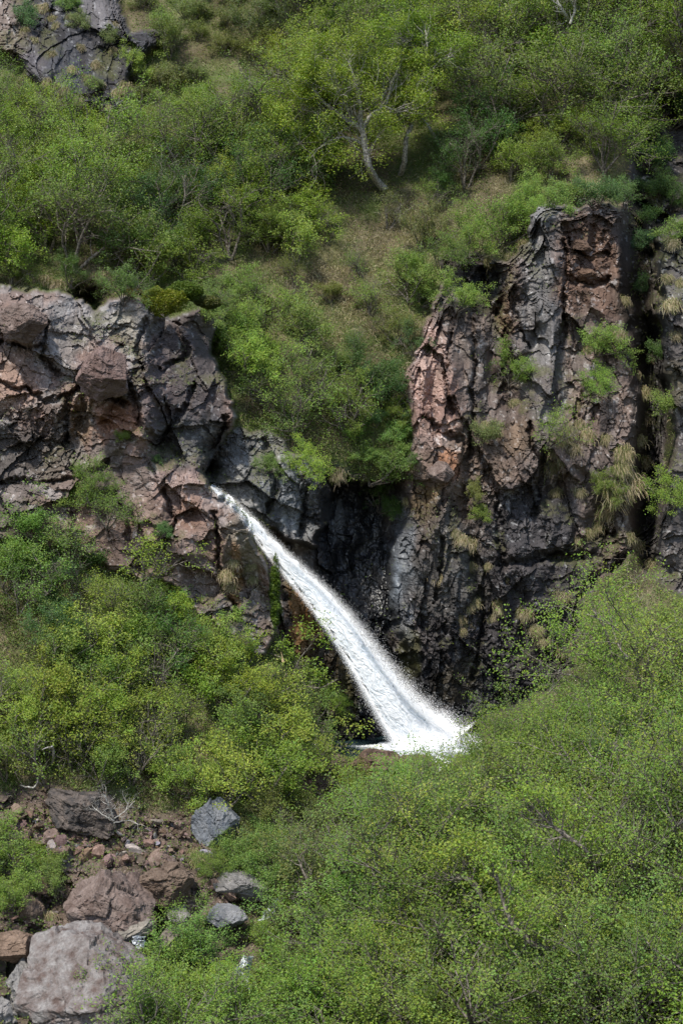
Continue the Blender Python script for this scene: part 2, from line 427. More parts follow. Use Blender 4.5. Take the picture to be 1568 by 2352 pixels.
# lichen flecks, mineral streaks, stone-to-stone changes
k1 = sstep(.28, .42, fbm(X0 * 4.2, Z0 * 4.2, 91, 3)) * sstep(.55, .8, rC * .6 + .4 * rD)
C += (k1 * RK * (1 - WET) * .16 * sstep(-.2, .5, fbm(X0 / 2, Z0 / 2, 92, 3)))[..., None]
spk = (fbm(X0 * 9, Z0 * 9, 96, 2) > .52) * RK * (1 - WET)
C += (spk * .14)[..., None]
C *= (.80 + .4 * rC[..., None] * RK[..., None] + .2 * (1 - RK[..., None]))
C *= (1 + .28 * fbm(X0 * 2.5, Z0 * 2.5, 93, 4))[..., None]
streak = fbm(X0 * 5, Z0 * .5, 94, 4)[..., None]
C *= 1 + .55 * streak * np.maximum(mR, mM)[..., None]
# moss and small plants rooted on ledges: where the stone faces up
dYz = np.gradient(YT, axis=0) / (ST * K * 60)
up = sstep(-.4, -1.4, dYz)
mossn = sstep(.05, .35, fbm(X0 / .9, Z0 / .9, 95, 4)) * RK
mm = (up * mossn * .55 * (1 - sstep(.3, .8, WET)))[..., None]
C[:] = lerp(C, np.array((.085, .085, .032)), mm)
C *= .88
C[:] = np.clip(C, .006, .6)


# ------------------------------------------------------------------ materials
def new_mat(name):
    m = bpy.data.materials.new(name)
    m.use_nodes = True
    nt = m.node_tree
    for n in list(nt.nodes): nt.nodes.remove(n)
    out = nt.nodes.new('ShaderNodeOutputMaterial')
    return m, nt, out


def rock_mat(name, use_attr=True, base=(.15, .12, .1), base2=(.2, .18, .17), scale=1.0, bump=.5):
    m, nt, out = new_mat(name)
    L = nt.links.new
    b = nt.nodes.new('ShaderNodeBsdfPrincipled')
    tc = nt.nodes.new('ShaderNodeTexCoord')
    n1 = nt.nodes.new('ShaderNodeTexNoise'); n1.inputs['Scale'].default_value = 9 * scale; n1.inputs['Detail'].default_value = 7; n1.inputs['Roughness'].default_value = .68
    L(tc.outputs['Object'], n1.inputs['Vector'])
    mr = nt.nodes.new('ShaderNodeMapRange'); mr.inputs['From Min'].default_value = .3; mr.inputs['From Max'].default_value = .7
    mr.inputs['To Min'].default_value = .72; mr.inputs['To Max'].default_value = 1.32
    L(n1.outputs['Fac'], mr.inputs['Value'])
    mul = nt.nodes.new('ShaderNodeVectorMath'); mul.operation = 'SCALE'
    L(mr.outputs[0], mul.inputs['Scale'])
    if use_attr:
        a = nt.nodes.new('ShaderNodeAttribute'); a.attribute_name = 'tint'
        w = nt.nodes.new('ShaderNodeAttribute'); w.attribute_name = 'wet'
        L(a.outputs['Color'], mul.inputs[0])
        r = nt.nodes.new('ShaderNodeMapRange'); r.inputs['To Min'].default_value = .88; r.inputs['To Max'].default_value = .22
        L(w.outputs['Fac'], r.inputs['Value']); L(r.outputs[0], b.inputs['Roughness'])
        s = nt.nodes.new('ShaderNodeMapRange'); s.inputs['To Min'].default_value = .2; s.inputs['To Max'].default_value = .5
        L(w.outputs['Fac'], s.inputs['Value']); L(s.outputs[0], b.inputs['Specular IOR Level'])
    else:
        n2 = nt.nodes.new('ShaderNodeTexNoise'); n2.inputs['Scale'].default_value = 1.7 * scale; n2.inputs['Detail'].default_value = 6; n2.inputs['Roughness'].default_value = .65
        L(tc.outputs['Object'], n2.inputs['Vector'])
        cr = nt.nodes.new('ShaderNodeValToRGB')
        cr.color_ramp.elements[0].position = .36; cr.color_ramp.elements[1].position = .64
        cr.color_ramp.elements[0].color = (*base, 1); cr.color_ramp.elements[1].color = (*base2, 1)
        L(n2.outputs['Fac'], cr.inputs[0])
        oi = nt.nodes.new('ShaderNodeObjectInfo')
        mc = nt.nodes.new('ShaderNodeMix'); mc.data_type = 'RGBA'; mc.blend_type = 'MULTIPLY'; mc.inputs['Factor'].default_value = 1
        L(cr.outputs[0], mc.inputs['A']); L(oi.outputs['Color'], mc.inputs['B'])
        L(mc.outputs['Result'], mul.inputs[0])
        b.inputs['Roughness'].default_value = .88
        b.inputs['Specular IOR Level'].default_value = .2
    L(mul.outputs[0], b.inputs['Base Color'])
    bp = nt.nodes.new('ShaderNodeBump'); bp.inputs['Strength'].default_value = bump; bp.inputs['Distance'].default_value = .05
    L(n1.outputs['Fac'], bp.inputs['Height']); L(bp.outputs[0], b.inputs['Normal'])
    L(b.outputs[0], out.inputs[0])
    return m


M_ROCK = rock_mat('fractured basalt')
M_SOIL = rock_mat('grassy soil', bump=.8)


def leaf_mat(name, trans=.38):
    m, nt, out = new_mat(name)
    L = nt.links.new
    a = nt.nodes.new('ShaderNodeAttribute'); a.attribute_name = 'tint'
    oi = nt.nodes.new('ShaderNodeObjectInfo')
    mx = nt.nodes.new('ShaderNodeMix'); mx.data_type = 'RGBA'; mx.blend_type = 'MULTIPLY'; mx.inputs['Factor'].default_value = 1
    L(a.outputs['Color'], mx.inputs['A']); L(oi.outputs['Color'], mx.inputs['B'])
    b = nt.nodes.new('ShaderNodeBsdfPrincipled'); b.inputs['Roughness'].default_value = .5; b.inputs['Specular IOR Level'].default_value = .25
    t = nt.nodes.new('ShaderNodeBsdfTranslucent')
    L(mx.outputs['Result'], b.inputs['Base Color'])
    tm = nt.nodes.new('ShaderNodeMix'); tm.data_type = 'RGBA'; tm.blend_type = 'MULTIPLY'; tm.inputs['Factor'].default_value = 1
    L(mx.outputs['Result'], tm.inputs['A']); tm.inputs['B'].default_value = (1.2, 1.35, .45, 1)
    L(tm.outputs['Result'], t.inputs['Color'])
    ms = nt.nodes.new('ShaderNodeMixShader'); ms.inputs[0].default_value = trans
    L(b.outputs[0], ms.inputs[1]); L(t.outputs[0], ms.inputs[2]); L(ms.outputs[0], out.inputs[0])
    return m


M_LEAF = leaf_mat('birch leaves')
M_GRASS = leaf_mat('grass blades', .2)


def bark_mat(name, c1, c2, sc=14):
    m, nt, out = new_mat(name)
    L = nt.links.new
    b = nt.nodes.new('ShaderNodeBsdfPrincipled'); b.inputs['Roughness'].default_value = .8; b.inputs['Specular IOR Level'].default_value = .25
    tc = nt.nodes.new('ShaderNodeTexCoord')
    n = nt.nodes.new('ShaderNodeTexNoise'); n.inputs['Scale'].default_value = sc; n.inputs['Detail'].default_value = 5
    L(tc.outputs['Object'], n.inputs['Vector'])
    cr = nt.nodes.new('ShaderNodeValToRGB'); cr.color_ramp.elements[0].position = .4; cr.color_ramp.elements[1].position = .6
    cr.color_ramp.elements[0].color = (*c1, 1); cr.color_ramp.elements[1].color = (*c2, 1)
    L(n.outputs['Fac'], cr.inputs[0]); L(cr.outputs[0], b.inputs['Base Color']); L(b.outputs[0], out.inputs[0])
    return m


M_BARK = bark_mat('grey birch bark', (.06, .05, .04), (.21, .185, .155))
M_BARKM = bark_mat('mid grey birch bark', (.15, .135, .115), (.46, .43, .39))
M_BARKL = bark_mat('pale birch bark', (.22, .20, .17), (.52, .50, .46))
M_SPLIT = bark_mat('fresh split wood', (.45, .30, .16), (.62, .46, .28))


# ------------------------------------------------------------------ terrain meshes
VX = (PX - 784) * K * YT; VZ = CZ + (1176 - PY) * K * YT
V = np.stack([VX, YT, VZ], -1).reshape(-1, 3)
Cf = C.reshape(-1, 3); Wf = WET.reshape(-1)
ids = np.arange(NX * NY, dtype=np.int32).reshape(NY, NX)
Q = np.stack([ids[:-1, :-1], ids[1:, :-1], ids[1:, 1:], ids[:-1, 1:]], -1)
part = np.zeros(PX.shape, int)
for i, m in enumerate((mSC, mUP, mRIGHT, mLEFT, mMID, mEDGE, mCH, mGU)):
    part[m > .5] = (6, 1, 3, 2, 4, 5, 5, 3)[i]
part = part[:-1, :-1]
for pid, nm in ((0, 'hillside'), (1, 'upper_crag'), (2, 'cliff'), (3, 'waterfall_cliff'), (4, 'bedrock_ledge'), (5, 'cleft_wall'), (6, 'scree_slope')):
    f = Q[part == pid]
    if not len(f): continue
    u, inv = np.unique(f, return_inverse=True)
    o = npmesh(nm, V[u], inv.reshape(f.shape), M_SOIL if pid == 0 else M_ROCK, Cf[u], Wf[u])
    o['kind'] = 'structure'


# ------------------------------------------------------------------ boulders and stones
def rockball(seed, sub=5, planes=16, rough=.05, cut=.72):
    r = np.random.default_rng(seed)
    import bmesh
    bm = bmesh.new()
    bmesh.ops.create_icosphere(bm, subdivisions=sub, radius=1)
    co = np.array([v.co[:] for v in bm.verts], np.float32)
    fc = np.array([[v.index for v in f.verts] for f in bm.faces], np.int32)
    bm.free()
    nrm = r.normal(size=(planes, 3)); nrm /= np.linalg.norm(nrm, axis=1)[:, None]
    dist = r.uniform(cut, 1.0, planes)
    dots = co @ nrm.T
    rad = np.where(dots > .15, dist / np.maximum(dots, .15), 9).min(1)
    rad = np.minimum(rad, 1.25)
    V = co * rad[:, None]
    s = seed * 13
    nz = fbm(V[:, 0] * 2.3 + V[:, 1] * 1.7, V[:, 2] * 2.3 - V[:, 1] * 1.3, s, 5)
    aw = np.abs(co) ** 5; aw /= aw.sum(1)[:, None]
    dis = 0
    for ax, (p, q) in enumerate(((1, 2), (0, 2), (0, 1))):
        u = V[:, p] + fbm(V[:, p] * 3, V[:, q] * 3, s + 9 + ax, 4) * .09; w = V[:, q] + fbm(V[:, p] * 3, V[:, q] * 3, s + 19 + ax, 4) * .09
        h, e, _ = facets(u, w, .55, s + 3 + ax * 50)
        h2, e2, _ = facets(u, w, .22, s + 4 + ax * 50)
        h3, e3, _ = facets(u, w, .09, s + 5 + ax * 50)
        dis = dis + aw[:, ax] * (1.7 * h + .9 * h2 + .4 * h3 - .5 * np.exp(-(e / .04) ** 2))
    V = V * (1 + rough * nz + rough * dis)[:, None]
    return V, fc


def boulder(name, px, py, rx, ry, depth, label, mat, seed, rot=(0, 0, 0), dY=0.0, rough=.09, cat='boulder', color=(1, 1, 1), planes=14, cut=.7, group=None):
    """rx, ry half sizes in layout units"""
    Yc = ground(px, py) + dY
    s = K * Yc
    Vb, F = rockball(seed, 6 if max(rx, ry) > 45 else 5, planes, rough, cut)
    R = np.array(Matrix.Rotation(rot[1], 3, 'Y') @ Matrix.Rotation(rot[0], 3, 'X'))
    lo, hi = Vb.min(0), Vb.max(0)
    Vb = (Vb - (lo + hi) / 2) / ((hi - lo) / 2)
    Vb = Vb * np.array([rx * s, depth, ry * s])
    Vb = Vb @ R.T
    o = npmesh(name, Vb, F, mat)
    o.location = P(px, py, Yc)
    o.color = (*color, 1)
    tag(o, label, cat, group)
    return o


M_BPINK = rock_mat('pinkish lichened rock', False, (.095, .067, .057), (.235, .22, .21), 1.4, 1.0)
M_BRED = rock_mat('reddish brown rock', False, (.10, .07, .058), (.20, .155, .135), 1.6, .9)
M_BBRN = rock_mat('brown rock', False, (.085, .06, .044), (.17, .125, .095), 1.6, .9)
M_BBLUE = rock_mat('blue grey rock', False, (.085, .095, .11), (.17, .175, .185), 1.3, .6)
M_BDARK = rock_mat('dark lichened rock', False, (.035, .034, .034), (.13, .105, .09), 1.6, .8)
M_BGREY = rock_mat('grey rock', False, (.13, .125, .12), (.24, .225, .21), 1.3, .6)

boulder('boulder', 205, 2300, 160, 160, 1.9, 'largest pale pinkish boulder with whitish lichen at the bottom left', M_BPINK, 5, (.2, .15, 0), -.5, .065, planes=11)
boulder('boulder', 262, 2085, 110, 95, 1.5, 'large reddish pitted slab above the pale pinkish boulder', M_BRED, 8, (.1, .35, 0), -.5, .08)
boulder('boulder', 385, 2028, 64, 50, .8, 'angular brown boulder sitting above the dark hole in the stream bed', M_BBRN, 12, (0, -.2, 0), -.6, .09)
boulder('boulder', 495, 1884, 56, 58, .8, 'blue grey angular boulder below the left thicket', M_BBLUE, 17, (0, .2, 0), -.5, .10)
boulder('boulder', 190, 1862, 92, 62, 1.0, 'dark mottled boulder overhanging the top of the scree', M_BDARK, 21, (0, .5, 0), -.3, .10)
boulder('boulder', 52, 2265, 52, 62, .9, 'grey buff boulder at the left edge beside the pale pinkish boulder', M_BGREY, 25, (0, .3, 0), -.3, .10)
boulder('boulder', 20, 2170, 55, 38, .8, 'flat brownish boulder at the left edge under dry grass', M_BBRN, 28, (0, .1, 0), -.2, .08, color=(1.3, 1.25, 1.2))
boulder('boulder', 0, 2330, 46, 36, .7, 'grey boulder in the bottom left corner', M_BGREY, 29, (0, .4, 0), -.2, .1)
boulder('boulder', 70, 2095, 34, 45, .5, 'upright brown boulder under the grassy knoll at the left', M_BBRN, 31, (0, .15, 0), -.2, .08, color=(1.1, 1.1, 1.1))
boulder('boulder', 300, 2145, 60, 28, .6, 'buff layered boulder wedged at the foot of the reddish slab', M_BGREY, 33, (0, -.3, 0), -.7, .1, color=(1, .95, .85))
boulder('boulder', 390, 2165, 42, 30, .6, 'grey brown boulder on the right bank of the stream hole', M_BGREY, 35, (0, -.4, 0), -.7, .1, color=(.95, .85, .75))
boulder('boulder', 410, 2105, 30, 18, .5, 'small flat pale boulder right of the dark stream hole', M_BGREY, 36, (0, .2, 0), -.6, .1)
boulder('boulder', 555, 2035, 66, 32, .8, 'wide grey boulder half hidden by leaves in the lower stream bed', M_BGREY, 38, (0, .1, 0), -.5, .09, color=(.9, .9, .9))
boulder('boulder', 740, 2075, 60, 40, .8, 'purplish boulder behind the bare branches right of the lower stream', M_BPINK, 41, (0, -.2, 0), -.4, .09, color=(.7, .65, .68))
boulder('boulder', 520, 2105, 52, 26, .6, 'grey streaked boulder beside the lower cascade', M_BBLUE, 43, (0, .2, 0), -.5, .1, color=(1.2, 1.15, 1.1))
boulder('boulder', 865, 1752, 62, 38, .8, 'purplish brown boulder in front of the plunge pool', M_BBRN, 45, (0, -.1, 0), -1.0, .08, color=(1.1, 1.0, 1.0))
boulder('boulder', 760, 1752, 42, 26, .6, 'dark brown boulder at the left lip of the plunge pool', M_BDARK, 47, (0, .2, 0), -.9, .09, color=(1.4, 1.2, 1.1))
boulder('boulder', 960, 1758, 50, 24, .6, 'low brown boulder under the leafy branch at the pool outlet', M_BBRN, 48, (0, .1, 0), -.8, .08)
boulder('boulder', 730, 1800, 40, 22, .5, 'reddish boulder below the pool lip among bushes', M_BRED, 49, (0, -.2, 0), -.3, .08, color=(.8, .75, .75))
boulder('boulder', 830, 1845, 70, 45, .7, 'brown earthy boulder between the two thickets below the pool', M_BRED, 50, (0, .1, 0), -.1, .08, color=(.7, .6, .6))
boulder('boulder', 1335, 565, 26, 14, .3, 'flat jutting brown block high in the right cliff', M_BBRN, 52, (.1, .3, 0), -.05, .1, color=(.8, .72, .7))
boulder('boulder', 1362, 592, 30, 15, .3, 'wider jutting brown block just below the flat one in the right cliff', M_BBRN, 54, (.1, -.2, 0), -.05, .1, color=(.85, .75, .7))
boulder('boulder', 1345, 632, 24, 16, .3, 'lowest of the jutting brown blocks high in the right cliff', M_BBRN, 56, (.1, .15, 0), -.05, .1, color=(.8, .7, .65))
boulder('boulder', 1010, 1085, 34, 26, .45, 'reddish block at mid height of the right cliff beside hanging shrubs', M_BRED, 55, (0, .2, 0), -.15, .07)
boulder('boulder', 240, 862, 62, 62, .8, 'rounded reddish grey block bulging from the left cliff', M_BRED, 57, (0, .25, 0), -.1, .07, color=(.95, .88, .9))
boulder('boulder', 55, 742, 58, 46, .7, 'rounded reddish block under the left ridge at the frame edge', M_BRED, 58, (0, .15, 0), -.1, .07)

# loose stones on the scree
protos = []
for i in range(9):
    Vb, F = rockball(300 + i, 3, 7, .03, .32)
    Vb = Vb * np.array([1, .7, .55 + .05 * i])
    o = npmesh('loose_stone', Vb, F, (M_BBRN, M_BRED, M_BGREY, M_BRED, M_BBRN, M_BRED, M_BBRN, M_BBLUE, M_BRED)[i])
    protos.append(o)
SCZ = [(60, 1850), (150, 1900), (250, 1925), (330, 1880), (450, 1890), (445, 1975), (300, 1990), (180, 1975), (40, 1990), (0, 1900)]


def inpoly(x, y, pts):
    ins = False
    for i in range(len(pts)):
        x1, y1 = pts[i]; x2, y2 = pts[(i + 1) % len(pts)]
        if (y1 > y) != (y2 > y) and x < (x2 - x1) * (y - y1) / (y2 - y1) + x1: ins = not ins
    return ins


n = 0; used = [False] * 9; stones = []
for _ in range(6000):
    if n >= 292: break
    x = rnd.uniform(0, 560); y = rnd.uniform(1830, 2130)
    ok = inpoly(x, y, SCZ)
    if not ok and rnd.random() > .12: continue
    if not ok and not (y < 2130 and x < 560 and mSC[int((y - gy[0]) / ST), int((x - gx[0]) / ST)] > .5): continue
    k = rnd.randrange(9)
    o = protos[k] if not used[k] else protos[k].copy()
    if used[k]: COL.objects.link(o)
    used[k] = True
    Yg = ground(x, y)
    s = rnd.uniform(.055, .11) * (1 + 2.6 * rnd.random() ** 4)
    o.location = P(x, y, Yg - s * .5)
    o.scale = (s * rnd.uniform(.8, 1.6), s, s * rnd.uniform(.7, 1.2))
    o.rotation_euler = (rnd.uniform(-.6, .6), rnd.uniform(-.7, .7), rnd.uniform(0, 6.28))
    g = rnd.uniform(.9, 2.0)
    o.color = (g, g * rnd.uniform(.85, 1), g * rnd.uniform(.8, 1), 1)
    stones.append((o, x, y, s, k))
    n += 1

NUM = 'one two three four five six seven eight nine ten eleven twelve thirteen fourteen fifteen sixteen seventeen eighteen nineteen twenty'.split()
ORD = 'first second third fourth fifth sixth seventh eighth ninth tenth eleventh twelfth thirteenth fourteenth fifteenth'.split()
stones.sort(key=lambda a: a[2])
for ri in range(0, len(stones), 15):
    for ci, (o, x, y, s, k) in enumerate(sorted(stones[ri:ri + 15], key=lambda a: a[1])):
        tag(o, '%s %s angular stone on the scree, row %s from top, %s from left' % (('small', 'medium', 'large')[(s > .1) + (s > .16)], ('brown', 'reddish', 'grey', 'reddish', 'brown', 'reddish', 'brown', 'blue grey', 'reddish')[k], NUM[ri // 15], ORD[ci]),
            'stone', 'loose stones on the scree')

# ------------------------------------------------------------------ water
def water_mats():
    m, nt, out = new_mat('white water')
    L = nt.links.new
    b = nt.nodes.new('ShaderNodeBsdfPrincipled')
    a = nt.nodes.new('ShaderNodeAttribute'); a.attribute_name = 'tint'
    L(a.outputs['Color'], b.inputs['Base Color'])
    b.inputs['Roughness'].default_value = .35
    b.inputs['Specular IOR Level'].default_value = .4
    t = nt.nodes.new('ShaderNodeBsdfTranslucent'); L(a.outputs['Color'], t.inputs['Color'])
    ms = nt.nodes.new('ShaderNodeMixShader'); ms.inputs[0].default_value = .2
    L(b.outputs[0], ms.inputs[1]); L(t.outputs[0], ms.inputs[2]); L(ms.outputs[0], out.inputs[0])
    p, nt, out = new_mat('pool water')
    L = nt.links.new
    b = nt.nodes.new('ShaderNodeBsdfPrincipled')
    a = nt.nodes.new('ShaderNodeAttribute'); a.attribute_name = 'tint'
    L(a.outputs['Color'], b.inputs['Base Color'])
    b.inputs['Roughness'].default_value = .18; b.inputs['IOR'].default_value = 1.33
    L(b.outputs[0], out.inputs[0])
    return m, p


M_FALL, M_POOL = water_mats()
PATH = [  # px, py, half width left, half width right, Y
    (484, 1112, 7, 7, 60.0), (503, 1130, 9, 8, 59.9), (528, 1152, 10, 8, 59.8), (556, 1176, 10, 8, 59.7), (580, 1205, 14, 11, 59.5), (608, 1240, 18, 14, 59.4), (640, 1277, 20, 18, 59.3),
    (680, 1320, 23, 22, 59.2), (718, 1360, 26, 27, 59.1), (758, 1408, 29, 31, 59.0), (794, 1456, 32, 35, 58.9), (826, 1504, 34, 38, 58.9),
    (858, 1554, 38, 41, 58.9), (892, 1604, 44, 46, 58.9), (928, 1652, 52, 54, 59.0), (966, 1694, 66, 70, 59.1), (1000, 1724, 84, 84, 59.0), (1030, 1760, 96, 90, 58.9)]
pa = np.array(PATH, float)
seg = np.r_[0, np.cumsum(np.hypot(np.diff(pa[:, 0]), np.diff(pa[:, 1])))]
NS, NT = 800, 170
ss = np.linspace(0, seg[-1], NS)
cx = np.interp(ss, seg, pa[:, 0]); cy = np.interp(ss, seg, pa[:, 1]); wl = np.interp(ss, seg, pa[:, 2]); wr = np.interp(ss, seg, pa[:, 3]); yy = np.interp(ss, seg, pa[:, 4])
kk = np.hanning(41); kk /= kk.sum()
sm = lambda a: np.convolve(np.pad(a, 20, mode='edge'), kk, 'valid')
cx, cy, wl, wr, yy = map(sm, (cx, cy, wl, wr, yy))
tx = np.gradient(cx); ty = np.gradient(cy); tl = np.hypot(tx, ty); nxp = -ty / tl * -1; nyp = -tx / tl   # normal towards upper right
tt = np.linspace(-1, 1, NT)
S, T = np.meshgrid(np.arange(NS), tt, indexing='ij')
SS = ss[S]
off = np.where(T < 0, T * wl[S], T * wr[S])
off = off + fbm(SS / 26, T * 2.5, 501, 4) * (3 + np.abs(T) * 6)
fx = cx[S] + nxp[S] * off
fy = cy[S] + nyp[S] * off
CW = T * (wl[S] + wr[S]) * .5
strk = fbm(SS / 75, CW / 9 + fbm(SS / 40, CW / 20, 503, 3) * 1.5, 502, 5, .65)
fine = fbm(SS / 9, CW / 3.6 + fbm(SS / 14, CW / 8, 513, 3) * 1.5, 504, 4, .75)
amp = np.clip(.25 + SS / 500, .25, 1)
bulge = (1 - T ** 2) * (.05 + .10 * amp)
fY = yy[S] - bulge - (strk * .07 + fine * .022) * amp
_, _, gY = groundv(fx, fy)
fY = np.minimum(fY, gY - .06)
fV = np.stack([(fx - 784) * K * fY, fY, CZ + (1176 - fy) * K * fY], -1).reshape(-1, 3)
ids = np.arange(NS * NT).reshape(NS, NT)
fq = np.stack([ids[:-1, :-1], ids[1:, :-1], ids[1:, 1:], ids[:-1, 1:]], -1)
torn = fbm(SS / 22, CW / 3.2, 506, 4, .7)
keep = (torn * 1.6 + strk * .6 + 1.22 - np.abs(T) ** 3 * 1.75 > 0)[:-1, :-1]
tone = np.clip(.93 + strk * .2 + fine * .16, .62, .97)
fcx = np.stack([tone ** 1.5 * .97, tone ** 1.2 * .98, np.clip(tone * 1.0, 0, .97)], -1).reshape(-1, 3)
fall = npmesh('waterfall', fV, fq[keep], M_FALL, fcx, smooth=True)
tag(fall, 'white waterfall sliding diagonally down the dark wet cliff into a small pool', 'waterfall')


def flecks(name, px, py, Yd, size, mat, col, flake=False):
    n = len(px)
    c = np.stack([(px - 784) * K * Yd, Yd, CZ + (1176 - py) * K * Yd], -1)
    if flake:
        nr = np.array([-.3, -.7, .65]) + rg.normal(0, .3, (n, 3)); nr /= np.linalg.norm(nr, axis=1)[:, None]
        a = np.cross(nr, rg.normal(0, 1, (n, 3))); a /= np.linalg.norm(a, axis=1)[:, None]
        b = np.cross(nr, a); sz = size[:, None] * .9
        Vv = np.stack([c - a * sz, c + b * sz * .8, c + a * sz, c - b * sz * .8], 1).reshape(-1, 3)
        return npmesh(name, Vv, np.arange(n * 4).reshape(n, 4), mat, np.repeat(col, 4, 0))
    base = np.array([[1, 1, 1], [-1, -1, 1], [-1, 1, -1], [1, -1, -1]], float)
    q = rg.normal(size=(n, 4, 3)) * .35 + base
    Vv = c[:, None, :] + q * size[:, None, None] * .6
    b = np.arange(n)[:, None] * 4
    F = np.concatenate([b + [0, 1, 2], b + [0, 3, 1], b + [0, 2, 3], b + [1, 3, 2]])
    return npmesh(name, Vv.reshape(-1, 3), F, mat, np.repeat(col, 4, 0))


n = 150000
si = rg.beta(1.6, 1.0, n) * (NS - 1); si = si.astype(int)
side = rg.random(n) < .66
spread = np.clip(ss[si] / seg[-1], .05, 1)
e = np.abs(rg.normal(0, 1, n)) * (3 + 15 * spread ** 1.4) * np.where(side, 1.0, .55)
si = np.minimum(si, int(NS * .955))
o_ = np.where(side, wr[si] * .62 + e * 1.2, -(wl[si] * .8 + e))
dpx = cx[si] + nxp[si] * o_; dpy = cy[si] + nyp[si] * o_ + rg.normal(0, 3, n)
dY = yy[si] - .2 + rg.normal(0, .2, n)
_, _, gY = groundv(dpx, dpy); dY = np.minimum(dY, gY - .05)
dsz = rg.uniform(.003, .009, n) * (.6 + .6 * spread)
# splash at the foot
m2 = 45000
a = rg.normal(0, 1, m2); bb = np.abs(rg.normal(0, 1, m2))
spx = 1000 + a * 60 + rg.normal(0, 20, m2); spy = 1716 - bb * 26 * np.exp(-((spx - 1010) / 90) ** 2) - rg.random(m2) * 4
spY = 59.2 + rg.normal(0, .5, m2); ssz = rg.uniform(.004, .012, m2)
px_ = np.r_[dpx, spx]; py_ = np.r_[dpy, spy]
okk = py_ < 1730
sp = flecks('spray', px_[okk], py_[okk], np.r_[dY, spY][okk], np.r_[dsz, ssz][okk], M_FALL, np.full((okk.sum(), 3), .95), True)
tag(sp, 'fine white spray drifting around the waterfall and its foot', 'spray', kind='stuff')

n = 9000
gx_ = rg.uniform(-60, 560, n); gy_ = rg.uniform(1820, 2140, n)
gi = ((gy_ - gy[0]) / ST).astype(int); gj = ((gx_ - gx[0]) / ST).astype(int)
kk_ = mSC[gi, gj] > .5
gx_, gy_, gi, gj = gx_[kk_], gy_[kk_], gi[kk_], gj[kk_]
gc = lerp(np.array((.10, .065, .048)), np.array((.24, .18, .155)), rg.random(len(gx_))[:, None]) * rg.uniform(.7, 1.3, len(gx_))[:, None]
gv = flecks('scree_gravel', gx_, gy_, YT[gi, gj] - .015, rg.uniform(.018, .05, len(gx_)), M_ROCK, gc)
tag(gv, 'small brown rock chips between the loose stones', 'gravel', kind='stuff')

# pool surface
nx_, ny_ = 240, 120
ux = np.linspace(-4.4, 5.6, nx_); uy = np.linspace(56.6, 64, ny_)
UX, UY = np.meshgrid(ux, uy, indexing='ij')
ctrx, ctry = (985 - 784) * K * 59.2, 59.2
dd = np.hypot((UX - ctrx) / 2.1, (UY - ctry) / 1.5)
foam = sstep(1.25, .45, dd + fbm(UX * 2.2, UY * 2.2, 601, 5) * .55)
UZ = fbm(UX * 3, UY * 3, 602, 4) * .05 + foam * (.10 + .12 * fbm(UX * 5, UY * 5, 603, 4)) + .02
pc = lerp(np.array((.018, .035, .038)), np.array((.84, .87, .89)), foam[..., None])
ids = np.arange(nx_ * ny_).reshape(nx_, ny_)
pq = np.stack([ids[:-1, :-1], ids[1:, :-1], ids[1:, 1:], ids[:-1, 1:]], -1).reshape(-1, 4)
pool = npmesh('pool_water', np.stack([UX, UY, UZ], -1).reshape(-1, 3), pq, M_POOL, pc.reshape(-1, 3), smooth=True)
pool['kind'] = 'structure'


def cascade(pts, label, seed):
    """small white chute between boulders; pts = (px, py, half width)"""
    p = np.array(pts, float)
    d = np.r_[0, np.cumsum(np.hypot(np.diff(p[:, 0]), np.diff(p[:, 1])))]
    n = 90; s = np.linspace(0, d[-1], n)
    x = np.interp(s, d, p[:, 0]); y = np.interp(s, d, p[:, 1]); w = np.interp(s, d, p[:, 2])
    t = np.linspace(-1, 1, 22)
    S_, T_ = np.meshgrid(np.arange(n), t, indexing='ij')
    X_ = x[S_] + T_ * w[S_] + fbm(S_ / 6, T_ * 2, seed, 3) * 5; Y_ = y[S_] + fbm(S_ / 9, T_ * 2, seed + 1, 3) * 4
    _, _, g = groundv(X_, Y_)
    g = blur_line(g)
    D = g - .75 - np.sqrt(1 - T_ ** 2 * .98) * .2 - fbm(S_ / 5, T_ * 5, seed + 2, 4) * .12
    Vv = np.stack([(X_ - 784) * K * D, D, CZ + (1176 - Y_) * K * D], -1).reshape(-1, 3)
    ids = np.arange(n * 22).reshape(n, 22)
    q = np.stack([ids[:-1, :-1], ids[1:, :-1], ids[1:, 1:], ids[:-1, 1:]], -1)
    k = (fbm(S_ / 5, T_ * 4, seed + 3, 3) > -.35)[:-1, :-1]
    tn = np.clip(.72 + .3 * fbm(S_ / 6, T_ * 6, seed + 4, 4), .3, .9).reshape(-1, 1)
    o = npmesh('cascade', Vv, q[k], M_FALL, np.repeat(tn, 3, 1) * np.array([.94, .98, 1.02]), smooth=True)
    tag(o, label, 'cascade')


def blur_line(g):
    return np.minimum(g, np.median(g))


cascade([(650, 2060, 10), (628, 2085, 14), (605, 2115, 12)], 'upper white cascade glimpsed through leaves in the lower stream', 700)
cascade([(570, 2195, 10), (552, 2235, 22), (560, 2290, 18), (520, 2320, 10)], 'larger white cascade behind the bushes at the bottom', 710)
cascade([(318, 2150, 14), (322, 2180, 12)], 'small trickle beside the dark hole near the pale pinkish boulder', 720)


